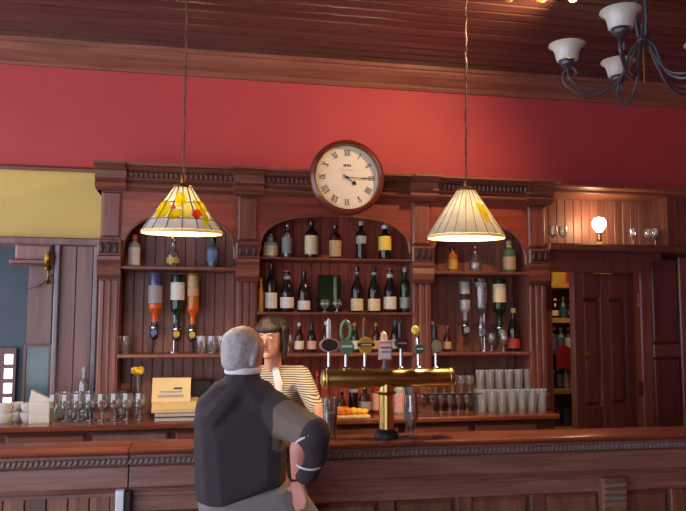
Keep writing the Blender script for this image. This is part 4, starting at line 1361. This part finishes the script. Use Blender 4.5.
tap(365, 345, lambda x, z, t: (oval(x, z, t, .036, .038, [(1, M_YLW), (.86, plain('badge_ochre', '#b98f35', .4))]), strip(x, z + .002, t, .082, .014, P_('blackl')), strip(x, z + .002, t, .05, .005, P_('cream'), y=-.029)), 317, plain('tap_brown', '#4a2f20', .3), text='tap with yellow round badge and dark band')
tap(384.5, 350, lambda x, z, t: (MB().bbox(x - .032, x + .032, YF - .02, YF - .006, z - .045, z + .045, .004).build('badge', M_PNK, t), MB().bbox(x - .026, x + .026, YF - .023, YF - .02, z - .04, z + .03, .002).build('badge_face', P_('white'), t), strip(x, z + .012, t, .05, .008, P_('redl')), strip(x, z - .008, t, .04, .006, P_('bluel'))), 331, P_('cream'), stem_mat=P_('bluel'), text='tap with rectangular white and rose badge', width=.018)
tap(401, 343, lambda x, z, t: (oval(x, z, t, .034, .027, [(1, M_STEEL), (.82, M_DKB)]), strip(x, z, t, .04, .006, P_('greyl'))), 320, M_BLACK, text='tap with small dark oval badge in a steel rim')
tap(418.5, 349, lambda x, z, t: (oval(x, z, t, .026, .024, [(1, M_GRN), (.8, M_GRND)]), strip(x, z + .002, t, .03, .008, P_('white'))), 334, M_STEEL, text='tap with yellow ball handle and green badge')
MB().sphere((tapx(415), YF - .01, zpx(330, 415)), (.021, .012, .021), 16, 10).build('yellow_ball', M_YLB, [c_ for c_ in FT.children if c_.name.startswith('tap_stem')][-1], smooth=True)
tap(436, 346, lambda x, z, t: oval(x, z, t, .030, .034, [(1, M_STEEL), (.88, plain('badge_olive', '#9a9368', .4)), (.5, P_('tan'))]), 323, M_BLACK, text='tap with round olive badge, last on the right')
# steel service worktop on the barmaid's side
dt = thing('service_worktop', (0.9, -1.23, 0), 'low steel service worktop behind the bar below the font', 'worktop')
MB().box(-1.4, 3.0, -1.34, -1.08, 1.005, 1.03).build('worktop_plate', M_STEEL, dt)
MB().box(-1.4, 3.0, -1.33, -1.12, 0, 1.005).build('cabinet', W_DARK, dt)
MB().box(-1.4, 3.0, -1.085, -1.08, 1.03, 1.045).build('front_lip', M_STEEL, dt)

# glasses standing on the bar
gq = at(330, 432, -1.54)
pg = thing('pint_glass', (gq.x, -1.54, ZB), 'half-full straight glass on the bar beside the man\'s elbow', 'glass')
c = (gq.x, -1.54, ZB)
MB().lathe([(.026, 0), (.028, .006), (.033, .09), (.036, .185), (.0345, .185), (.031, .09), (.026, .012), (0, .012)], 24, c, cap=False).build('glass', M_GLASS, pg, smooth=True)
MB().lathe([(.0, .013), (.0255, .013), (.0305, .09), (.031, .10), (0, .10)], 20, c, cap=False).build('drink', M_COLA, pg, smooth=True)
MB().lathe([(.0312, .101), (.0318, .116), (0, .116)], 20, c).build('foam', M_FOAM, pg, smooth=True)
gq = at(411, 434, -1.54)
tg = thing('tulip_glass', (gq.x, -1.54, ZB), 'stemmed tulip beer glass with amber dregs right of the font column', 'glass')
c = (gq.x, -1.54, ZB)
MB().lathe([(.032, 0), (.033, .004), (.008, .012), (.008, .02), (.022, .04), (.032, .085), (.034, .13), (.029, .19), (.0275, .19), (.0325, .13), (.0305, .085), (.02, .045), (0, .03)], 24, c, cap=False).build('glass', M_GLASS, tg, smooth=True)
MB().lathe([(0, .031), (.019, .046), (.028, .075), (.0, .075)], 20, c, cap=False).build('beer', M_BEER, tg, smooth=True)

# ------------------------------------------------------------------ shelves in the store room
YS = 1.0
sa, sb = at(540, 330, YS).x, at(612, 330, YS).x
SH = thing('store_shelving', ((sa + sb) / 2, YS + .15, 0), 'pine store shelving seen through the open doorway', 'shelving')
for a in (sa - .03, sb):
    MB().box(a, a + .03, YS, YS + .3, 0, 2.3).build('upright', W_SHELF, SH)
MB().box(sa, sb, YS + .29, YS + .3, 0, 2.3).build('back_panel', W_DARK, SH)
zsh_ = [at(562, v, YS).z for v in (428, 389, 318, 283)]
for z in zsh_:
    MB().bbox(sa, sb, YS, YS + .29, z - .045, z, .004).build('shelf', W_SHELF, SH)


def sb_(px, z, dy=.08):
    q = at(px, 340, YS + dy)
    return Vector((q.x, YS + dy, z))


bottle(sb_(556, zsh_[2]), 'beer', .17, .032, 'black', 'white', 'white', 'dark bottle with white label on the upper store shelf')
bottle(sb_(564, zsh_[2], .1), 'beer', .19, .032, 'teal', None, 'greyl', 'blue-black bottle on the upper store shelf')
bottle(sb_(571, zsh_[2], .12), 'beer', .18, .032, 'black', 'bluel', 'greyl', 'dark bottle next to the open door on the upper store shelf')
zmid = at(562, 353, YS).z
MB().bbox(sa, sb, YS, YS + .29, zmid - .02, zmid, .004).build('shelf', W_DARK, SH)
for px, gl, lb, tx in ((554, 'teal', 'bluel', 'pale blue bottle left on the second store shelf'), (561, 'clear', 'bluel', 'clear blue-labelled bottle in the middle of the second store shelf'), (568.5, 'teal', 'white', 'white-labelled bottle on the second store shelf beside the door')):
    bottle(sb_(px, zmid), 'spirit', .22, .03, gl, lb, 'white', tx, labz=(.1, .6))
rc = sb_(565, zmid + .0, .02)
rcl = MB()
N = 12
vs, fs = [], []
for i in range(N + 1):
    for j in range(9):
        u, v = i / N, j / 8
        x = rc.x - .10 + .20 * u
        y = YS - .012 - .012 * math.sin(u * 9) * v
        z = zmid + .05 - .20 * v + .02 * math.sin(u * 5)
        vs.append((x, y, z))
for i in range(N):
    for j in range(8):
        fs.append((i * 9 + j, (i + 1) * 9 + j, (i + 1) * 9 + j + 1, i * 9 + j + 1))
n0 = len(vs)
vs += [(x, y + .006, z) for x, y, z in vs]
fs += [tuple(n0 + k for k in reversed(f)) for f in list(fs)]
o = MB().add(vs, fs).build('red_cloth', M_FABR, smooth=True)
tag(o, 'red cloth hanging over a store shelf behind the door', 'cloth')
for px, gl, lb, cp, tx in ((553, 'black', 'blackl', 'black', 'dark bottle left on the third store shelf'), (559, 'brown', 'greyl', 'greyl', 'brown bottle with grey label on the third store shelf'), (565, 'clear', 'white', 'tan', 'clear bottle with white label on the third store shelf'), (571, 'gold', 'cream', 'white', 'bottle with cream label next to the door on the third store shelf')):
    bottle(sb_(px, zsh_[1], .07), 'spirit', .19, .024, gl, lb, cp, tx, labz=(.1, .65))
for px, mt, tx in ((554, 'bottle_teal', 'teal bowl left on the lowest store shelf'), (564, 'bottle_blue', 'blue bowl in the middle of the lowest store shelf'), (572, 'paper_greyl', 'grey bowl by the door on the lowest store shelf')):
    q = sb_(px, zsh_[0], .1)
    tag(link('bowl', MB().lathe([(.025, 0), (.03, .006), (.05, .10), (.055, .16), (.052, .16), (.045, .10), (0, .012)], 18, cap=False).mesh('bowl', smooth=True), mt, None, q), tx, 'bowl')
for px, mt, tx in ((558, 'goldl', 'yellow carton on the top store shelf'), (570, 'redl', 'red carton on the top store shelf')):
    q = sb_(px, zsh_[3], .08)
    cb_ = thing('carton', q, tx, 'carton')
    MB().bbox(q.x - .06, q.x + .06, q.y - .06, q.y + .06, q.z, q.z + .11, .004).build('box', 'paper_' + mt, cb_)
    MB().box(q.x - .055, q.x + .055, q.y - .055, q.y + .055, q.z + .11, q.z + .114).build('lid_flap', 'paper_tan', cb_)
st_l = thing('store_lamp', (2.75, .55, 2.5), 'small ceiling lamp inside the store room', 'lamp')
MB().lathe([(.06, 2.499), (.07, 2.48), (.05, 2.45)], 18, (2.75, .55, 0)).build('lamp_base', M_BRASSD, st_l, smooth=True)
MB().sphere((2.75, .55, 2.43), .035, 14, 8).build('bulb', M_SPOTGL, st_l, smooth=True)
lamp('store_light', 'POINT', (2.75, .55, 2.37), STORE_W, (1.0, .78, .5), st_l, size=.04)

# ------------------------------------------------------------------ people
SKIN = plain('skin', '#c98f7f', 0.5, var=0.08, scale=14)
SKIN2 = plain('skin_pale', '#c58e7c', 0.5, var=0.06, scale=14)
HAIRG = plain('grey_hair', '#a9a3a6', 0.75, var=0.18, scale=60, bump=0.5)
HAIRB = plain('dark_brown_hair', '#2a1a17', 0.5, var=0.3, scale=70, bump=0.5)
KNIT = plain('black_knit', '#3b333a', 0.95, var=0.12, scale=90, bump=0.15)
TAUPE = plain('taupe_knit', '#6f625a', 0.95, var=0.08, scale=90, bump=0.15)
TROU = plain('grey_trousers', '#7d7b7d', 0.9, var=0.06, scale=60)
WHT = plain('white_cotton', '#dcdce2', 0.85, var=0.03)
PIPE = plain('white_piping', '#d5dde0', 0.7)
STRI = striped('striped_knit', '#5d5147', '#cdc3ad', 26.0)
JEAN = plain('dark_skirt', '#2b2a33', 0.9)
SHOE = plain('shoe_leather', '#2a211e', 0.4)
LIP = plain('lips', '#a35a56', 0.5)
EYE = plain('eye_white', '#e4dcd4', 0.25)
IRIS = plain('iris', '#3a2a22', 0.2)

ICO = []
bm_ = bmesh.new()
bmesh.ops.create_icosphere(bm_, subdivisions=2, radius=1.0)
ICO = [v.co.copy() for v in bm_.verts]
bm_.free()


def blob(hulls, voxel=.007, smooth=4, name='body'):
    """hulls: lists of (centre, radius or radii); each list is a convex piece; all are fused into one skin"""
    me = bpy.data.meshes.new('tmp')
    bm = bmesh.new()
    for h in hulls:
        vs = []
        for cpt, r in h:
            rr = r if isinstance(r, (tuple, list)) else (r, r, r)
            for v in ICO:
                vs.append(bm.verts.new((cpt[0] + v.x * rr[0], cpt[1] + v.y * rr[1], cpt[2] + v.z * rr[2])))
        res = bmesh.ops.convex_hull(bm, input=vs)
        dead = [g for g in res['geom_interior'] if isinstance(g, bmesh.types.BMVert)]
        bmesh.ops.delete(bm, geom=dead, context='VERTS')
    bmesh.ops.recalc_face_normals(bm, faces=bm.faces)
    bm.to_mesh(me)
    bm.free()
    o = bpy.data.objects.new('tmp', me)
    col.objects.link(o)
    md = o.modifiers.new('r', 'REMESH')
    md.mode = 'VOXEL'
    md.voxel_size = voxel
    sm = o.modifiers.new('s', 'SMOOTH')
    sm.iterations = smooth
    sm.factor = .5
    dg = bpy.context.evaluated_depsgraph_get()
    dg.update()
    ev = o.evaluated_get(dg)
    out = bpy.data.meshes.new_from_object(ev)
    out.name = name
    bpy.data.objects.remove(o)
    bpy.data.meshes.remove(me)
    out.polygons.foreach_set('use_smooth', [True] * len(out.polygons))
    return out


def chain(pts):
    return [[pts[i], pts[i + 1]] for i in range(len(pts) - 1)]


def hand_hulls(wrist, fdir, side, down, thumb_sign=1, curl=.5, s=1.0):
    """palm + five bent fingers. fdir: finger direction, side: across the palm, down: towards the palm's inside"""
    w = Vector(wrist)
    f = Vector(fdir).normalized()
    sd = Vector(side).normalized()
    dn = Vector(down).normalized()
    H = []
    k0 = w + f * .085 * s
    H.append([(w, .024 * s), (w + f * .02 * s + sd * .012, .020 * s), (w + f * .02 * s - sd * .012, .020 * s)])
    H.append([(w + f * .012 * s + sd * .012 * s, .016 * s), (w + f * .012 * s - sd * .012 * s, .016 * s), (k0 + sd * .030 * s, .012 * s), (k0 - sd * .030 * s, .012 * s)])
    for i, (u, ln) in enumerate(((.030, .075), (.010, .085), (-.010, .078), (-.030, .060))):
        p = k0 + sd * u * s * thumb_sign
        a = f
        seg = [(p, .0102 * s)]
        for j, frac in enumerate((.45, .32, .23)):
            an = curl * (j + .6)
            d = f * math.cos(an) + dn * math.sin(an)
            p = p + d * ln * frac * s
            seg.append((p, (.0094, .0086, .0075)[j] * s))
        H += chain(seg)
    b = w + f * .030 * s + sd * .024 * s * thumb_sign
    t1 = b + (f * .6 + sd * .75 * thumb_sign + dn * .25).normalized() * .038 * s
    t2 = t1 + (f * .85 + sd * .3 * thumb_sign + dn * .35).normalized() * .032 * s
    H += chain([(b, .0135 * s), (t1, .0115 * s), (t2, .009 * s)])
    return H


# ---- old man at the bar, seen from behind
MX, MY = .16, -1.95
man = thing('person', (.26, -1.93, 0), 'grey-haired man in a black pullover and grey trousers leaning at the bar, back turned', 'person')
V = Vector
hd = V((.168, -1.91, 1.518))
fdir = V((.60, .80, 0)).normalized()       # where he looks
fs_ = V((fdir.y, -fdir.x, 0))              # his right
def hp(r, f, z):
    return hd + fs_ * r + fdir * f + V((0, 0, z))
shL, shR = V((.048, -1.92, 1.305)), V((.270, -1.955, 1.310))
elR, wrR = at(312, 434, -2.17), at(298, 478, -2.09)
elL, wrL = V((.03, -1.70, 1.165)), V((.13, -1.545, 1.145))
pel = V((.245, -1.935, .92))
H = []
# head
H.append([(hp(0, -.012, .03), (.078, .078, .085)), (hp(0, .02, .02), (.074, .074, .078)), (hp(0, .028, -.05), (.055, .055, .05)), (hp(0, -.03, -.03), (.06, .06, .06))])
H.append([(hp(0, .03, -.07), .045), (hp(0, .062, -.088), .024)])       # jaw and chin
H.append([(hp(0, .090, .012), .012), (hp(0, .108, -.018), .012), (hp(0, .09, -.028), .014)])   # nose
H.append([(hp(.03, .078, .028), .014), (hp(-.03, .078, .028), .014)])  # brow
H.append([(hp(.02, .08, -.055), .012), (hp(-.02, .08, -.055), .012)])  # mouth
for s in (1, -1):
    H.append([(hp(.078 * s, -.002, .02), (.010, .016, .018)), (hp(.076 * s, -.004, -.015), (.008, .012, .014))])   # ears
neck0 = V((.155, -1.93, 1.40))
H.append([(hp(0, -.015, -.06), .058), (neck0, .057)])
# trunk under the clothes
H.append([(shL, .04), (shR, .04), (V((.16, -1.93, 1.28)), (.13, .08, .06))])
H.append([(V((.16, -1.93, 1.26)), (.14, .09, .06)), (V((.165, -1.93, 1.08)), (.13, .10, .07)), (pel, (.13, .10, .08))])
inn = V((-.028, 0, 0))
H += chain([(shR, .05), ((shR + elR) / 2, .047), (elR + inn * .6, .040), ((elR * 2 + wrR) / 3 + inn, .040), (wrR, .027)])
H += chain([(shL, .05), ((shL + elL) / 2, .047), (elL, .04), ((elL * 2 + wrL) / 3, .04), (wrL, .027)])
hipL, hipR = V((.165, -1.935, .88)), V((.335, -1.935, .88))
kL, kR = V((.15, -1.90, .48)), V((.37, -1.92, .48))
aL, aR = V((.14, -1.97, .09)), V((.38, -1.99, .09))
for a, b, c_ in ((hipL, kL, aL), (hipR, kR, aR)):
    H += chain([(a, .085), ((a + b) / 2, .075), (b, .052), ((b * 2 + c_) / 3, .055), (c_, .036)])
    H.append([(c_, .036), (c_ + V((0, -.02, -.05)), .032), (c_ + V((0, .14, -.062)), .026)])
H += hand_hulls(wrR, V((.12, .05, -.9)), V((.55, -.8, .05)), V((-.5, .75, 0)), -1, .75)
H += hand_hulls(wrL, V((.8, .6, -.05)), V((-.6, .8, 0)), V((0, 0, -1)), 1, .25)
body = blob(H, .0065, 3, 'man_body')
link('body', body, SKIN, man, -man.location)


def part_of(person, name, hulls, mat, voxel=.008, smooth=5):
    return link(name, blob(hulls, voxel, smooth, name), mat, person, -person.location)


# pullover: trunk and sleeves as one garment
HP = []
HP.append([(V((.163, -1.925, 1.435)), (.072, .068, .022)), (V((.155, -1.93, 1.36)), (.095, .08, .045))])
HP.append([(shL + V((.0, 0, -.005)), .068), (V((.16, -1.93, 1.405)), (.065, .07, .04)), (V((.05, -1.93, 1.26)), (.08, .11, .06))])
HP.append([(shR + V((.0, 0, .0)), .070), (V((.16, -1.93, 1.405)), (.065, .07, .04)), (V((.26, -1.93, 1.26)), (.08, .11, .06))])
HP.append([(shL, .066), (shR, .066), (V((.06, -1.935, 1.20)), (.085, .125, .06)), (V((.255, -1.935, 1.20)), (.085, .125, .06))])
HP.append([(V((.062, -1.935, 1.20)), (.09, .125, .06)), (V((.255, -1.935, 1.20)), (.085, .125, .06)), (V((.077, -1.94, 1.02)), (.098, .135, .05)), (V((.25, -1.94, 1.04)), (.088, .135, .05)),
           (V((.085, -1.94, .962)), (.095, .13, .014)), (V((.25, -1.94, 1.025)), (.085, .13, .014))])
HP.append([(shL, .062), (V((.085, -1.93, 1.362)), .058), (V((.16, -1.93, 1.405)), (.06, .06, .03))])
HP.append([(shR, .062), (V((.235, -1.94, 1.362)), .058), (V((.16, -1.93, 1.405)), (.06, .06, .03))])
elS = elR + V((.004, .0, -.0))
HP += chain([(shR, .074), ((shR + elR) / 2 + V((.0, 0, -.01)), .074), (elS, .068)])
cuf = elR * .14 + wrR * .86 + V((.022, -.01, 0))
HP += chain([(elS, .066), (elS * .45 + cuf * .55 + V((.02, .01, .01)), .056), (cuf, .048)])
HP += chain([(shL, .072), ((shL + elL) / 2, .066), (elL, .056), (wrL * .85 + elL * .15, .042)])
pull = blob(HP, .006, 6, 'pullover')
for mt in (KNIT, TAUPE):
    pull.materials.append(mt)
d1 = (elR - shR)
L1_ = d1.length
d1 = d1 / L1_
taupe = 0
for f in pull.polygons:
    p = f.center
    t = (p - shR).dot(d1) / L1_
    lat = p - shR - d1 * ((p - shR).dot(d1))
    if .34 < t < 1.02 and p.x > .27 and lat.length < .13 and (p - elR).dot(d1 * .5 + (wrR - elR).normalized() * .5) < .012:
        f.material_index = 1
pl = link('pullover', pull, None, man, -man.location)


def cuff_ring(c0, nrm, r, th=.005, n=28, part=1.0, start=0.0, nm='piping', par=None):
    nrm = nrm.normalized()
    u = nrm.cross(V((0, 0, 1))).normalized()
    w = nrm.cross(u)
    pts = [c0 + (u * math.cos(start + 2 * PI * part * k / n) + w * math.sin(start + 2 * PI * part * k / n)) * r for k in range(n)]
    return MB().tube(pts, th, 6, close=part == 1.0).build(nm, PIPE, par or man, smooth=True)


dS = (cuf - elS).normalized()
cuff_ring(elS + dS * .012, (dS * .5 + d1 * .5), .0655, .0042)
cuff_ring(elS + dS * .118, dS, .0515, .0042)
# watch strap
MB().tube([wrR + V((math.cos(2 * PI * k / 20), math.sin(2 * PI * k / 20), .25 * math.cos(2 * PI * k / 20))) * .0275 for k in range(20)], .005, 6, close=True).build('watch_strap', M_BLACK, man, smooth=True)
# shirt collar
HC = []
for k in range(16):
    a, b = 2 * PI * k / 16, 2 * PI * (k + 1) / 16
    HC.append([(V((.163 + .068 * math.cos(q), -1.925 + .064 * math.sin(q), zz)), .006) for q in (a, b) for zz in (1.445, 1.470 + .008 * math.sin(q) - .006 * math.cos(q))])
part_of(man, 'shirt_collar', HC, WHT, .005, 2)
# hair: horseshoe of grey with a thinning crown
HH = [[(hp(0, -.032, .036), (.078, .078, .076)), (hp(0, -.048, -.02), (.068, .060, .060)), (hp(0, -.018, .050), (.070, .070, .060))],
      [(hp(.070, -.02, .03), (.012, .025, .035)), (hp(.068, -.04, -.02), (.012, .022, .03))], [(hp(-.070, .005, .03), (.014, .03, .035)), (hp(-.070, -.03, -.02), (.014, .03, .03))]]
hair = blob(HH, .006, 3, 'hair')
for mt in (HAIRG, plain('thin_crown', '#c3a69b', .6, var=.1, scale=50)):
    hair.materials.append(mt)
for f in hair.polygons:
    p = f.center - hd
    if p.z > .085 + .03 * math.sin(p.x * 60) * .3 and p.dot(fdir) > -.055:
        f.material_index = 1
link('hair', hair, None, man, -man.location)
# trousers, belt line, shoes
HT = [[(V((.095, -1.94, .965)), (.105, .125, .02)), (V((.30, -1.94, 1.0)), (.10, .125, .02)), (V((.125, -1.945, .86)), (.12, .135, .06)), (V((.375, -1.945, .86)), (.115, .135, .06))]]
for a, b, c_, sx in ((V((.15, -1.935, .84)), kL, aL, 1), (V((.36, -1.935, .84)), kR, aR, -1)):
    HT += chain([(a, .118), ((a + b) / 2, .10), (b, .078), (c_ + V((0, 0, .01)), .062)])
part_of(man, 'trousers', HT, TROU, .009, 5)
for c_ in (aL, aR):
    MB().sphere((c_.x, c_.y + .05, .04), (.05, .14, .04), 16, 8).build('shoe', SHOE, man, smooth=True)

# ---- barmaid behind the counter
wm = thing('person', (.40, -.80, 0), 'dark-haired barmaid in a striped top leaning on the bar beside the taps', 'person')
hd = V((.377, -.86, 1.548))
fdir = V((-.50, -.86, -.10)).normalized()
fs_ = V((fdir.y, -fdir.x, 0)).normalized()
def hq(r, f, z):
    return hd + fs_ * r + fdir * f + V((0, 0, z))
sA, sB = V((.545, -.83, 1.345)), V((.245, -.75, 1.345))
eA, wA = at(313, 402, -1.0), at(320, 412, -1.26)
eB, wB = V((.17, -.95, 1.13)), V((.22, -1.2, 1.10))
H = []
H.append([(hq(0, -.02, .03), (.072, .072, .08)), (hq(0, .018, .02), (.066, .066, .076)), (hq(0, .03, -.055), (.045, .045, .045)), (hq(0, -.03, -.03), (.055, .055, .055))])
H.append([(hq(0, .035, -.07), .036), (hq(0, .062, -.088), .018)])
H.append([(hq(0, .080, .012), .009), (hq(0, .100, -.018), .010), (hq(0, .085, -.026), .012)])
H.append([(hq(.026, .072, .026), .011), (hq(-.026, .072, .026), .011)])
for s in (1, -1):
    H.append([(hq(.07 * s, -.004, .012), (.008, .012, .016)), (hq(.068 * s, -.005, -.02), (.007, .01, .01))])
H.append([(hq(0, -.02, -.06), .045), (V((.39, -.80, 1.39)), .05)])
H.append([(sA, .042), (sB, .042), (V((.395, -.78, 1.27)), (.13, .09, .08))])
H.append([(V((.395, -.78, 1.27)), (.135, .095, .08)), (V((.395, -.76, 1.10)), (.115, .09, .07)), (V((.395, -.75, .92)), (.15, .11, .08))])
H += chain([(sA, .044), ((sA + eA) / 2, .040), (eA, .035), ((eA * 2 + wA) / 3, .034), (wA, .023)])
H += chain([(sB, .044), ((sB + eB) / 2, .040), (eB, .035), ((eB * 2 + wB) / 3, .034), (wB, .023)])
for sx in (-1, 1):
    a, b, c_ = V((.395 + sx * .08, -.75, .88)), V((.395 + sx * .09, -.76, .47)), V((.395 + sx * .09, -.74, .09))
    H += chain([(a, .08), ((a + b) / 2, .07), (b, .048), ((b * 2 + c_) / 3, .05), (c_, .034)])
    H.append([(c_, .034), (c_ + V((0, .02, -.05)), .03), (c_ + V((0, -.13, -.062)), .024)])
H += hand_hulls(wA, V((.15, -1, -.25)), V((1, .15, 0)), V((0, 0, -1)), -1, .2, .92)
H += hand_hulls(wB, V((.2, -1, -.1)), V((1, .2, 0)), V((0, 0, -1)), 1, .2, .92)
link('body', blob(H, .006, 3, 'barmaid_body'), SKIN2, wm, -wm.location)
for s in (1, -1):
    ec = hq(.027 * s, .071, .010)
    e = MB().sphere(ec, (.012, .012, .008), 12, 8).build('eye', EYE, wm, smooth=True)
    MB().sphere(ec + fdir * .0085, .0055, 10, 6).build('iris', IRIS, e, smooth=True)
    MB().tube([hq((.014 + .012 * k) * s, .083 - .004 * k, .028 + .003 * math.sin(k * 1.5)) for k in range(3)], .003, 6).build('eyebrow', HAIRB, wm, smooth=True)
MB().tube([hq(-.02, .076, -.052), hq(-.008, .083, -.049), hq(.008, .083, -.049), hq(.02, .076, -.052)], [.002, .005, .005, .002], 8).build('lips', LIP, wm, smooth=True)
# striped top
HS = [[(sA, .055), (sB, .055), (V((.395, -.785, 1.36)), (.07, .065, .03)), (V((.395, -.78, 1.22)), (.15, .115, .07))],
      [(V((.395, -.79, 1.24)), (.152, .12, .07)), (V((.395, -.77, 1.08)), (.135, .11, .06)), (V((.395, -.755, .90)), (.17, .125, .02))]]
HS += chain([(sA, .056), ((sA + eA) / 2, .054), (eA, .048), (eA * .35 + wA * .65, .040)])
HS += chain([(sB, .056), ((sB + eB) / 2, .052), (eB, .046), (eB * .35 + wB * .65, .038)])
part_of(wm, 'striped_top', HS, STRI, .008, 4)
# white shirt front at the neck
part_of(wm, 'white_shirt_front', [[(V((.40, -.865, 1.375)), (.02, .012, .02)), (V((.425, -.885, 1.30)), (.018, .016, .02)), (V((.415, -.895, 1.22)), (.010, .012, .02))]], WHT, .006, 2)
# hair with a fringe
HB = [[(hq(0, -.03, .05), (.092, .092, .09)), (hq(0, -.05, -.03), (.075, .07, .07)), (hq(0, .0, .075), (.074, .074, .055))],
      [(hq(.05, .058, .062), (.025, .02, .022)), (hq(-.05, .058, .062), (.025, .02, .022)), (hq(0, .076, .058), (.03, .014, .024)), (hq(0, .02, .10), (.06, .05, .03))],
      [(hq(.076, .01, .05), (.018, .03, .04)), (hq(.076, -.01, -.04), (.018, .03, .035)), (hq(.07, -.02, -.09), (.014, .022, .02))],
      [(hq(-.076, .01, .05), (.018, .03, .04)), (hq(-.076, -.01, -.04), (.018, .03, .035)), (hq(-.07, -.02, -.09), (.014, .022, .02))],
      [(hq(0, -.06, -.03), (.07, .04, .05)), (hq(0, -.06, -.10), (.06, .035, .03))]]
part_of(wm, 'hair', HB, HAIRB, .006, 2)
HK = [[(V((.395, -.752, .93)), (.165, .125, .03)), (V((.395, -.75, .55)), (.20, .15, .02))]]
part_of(wm, 'skirt', HK, JEAN, .01, 3)
for sx in (-1, 1):
    MB().sphere((.395 + sx * .09, -.80, .035), (.04, .12, .035), 14, 8).build('shoe', SHOE, wm, smooth=True)
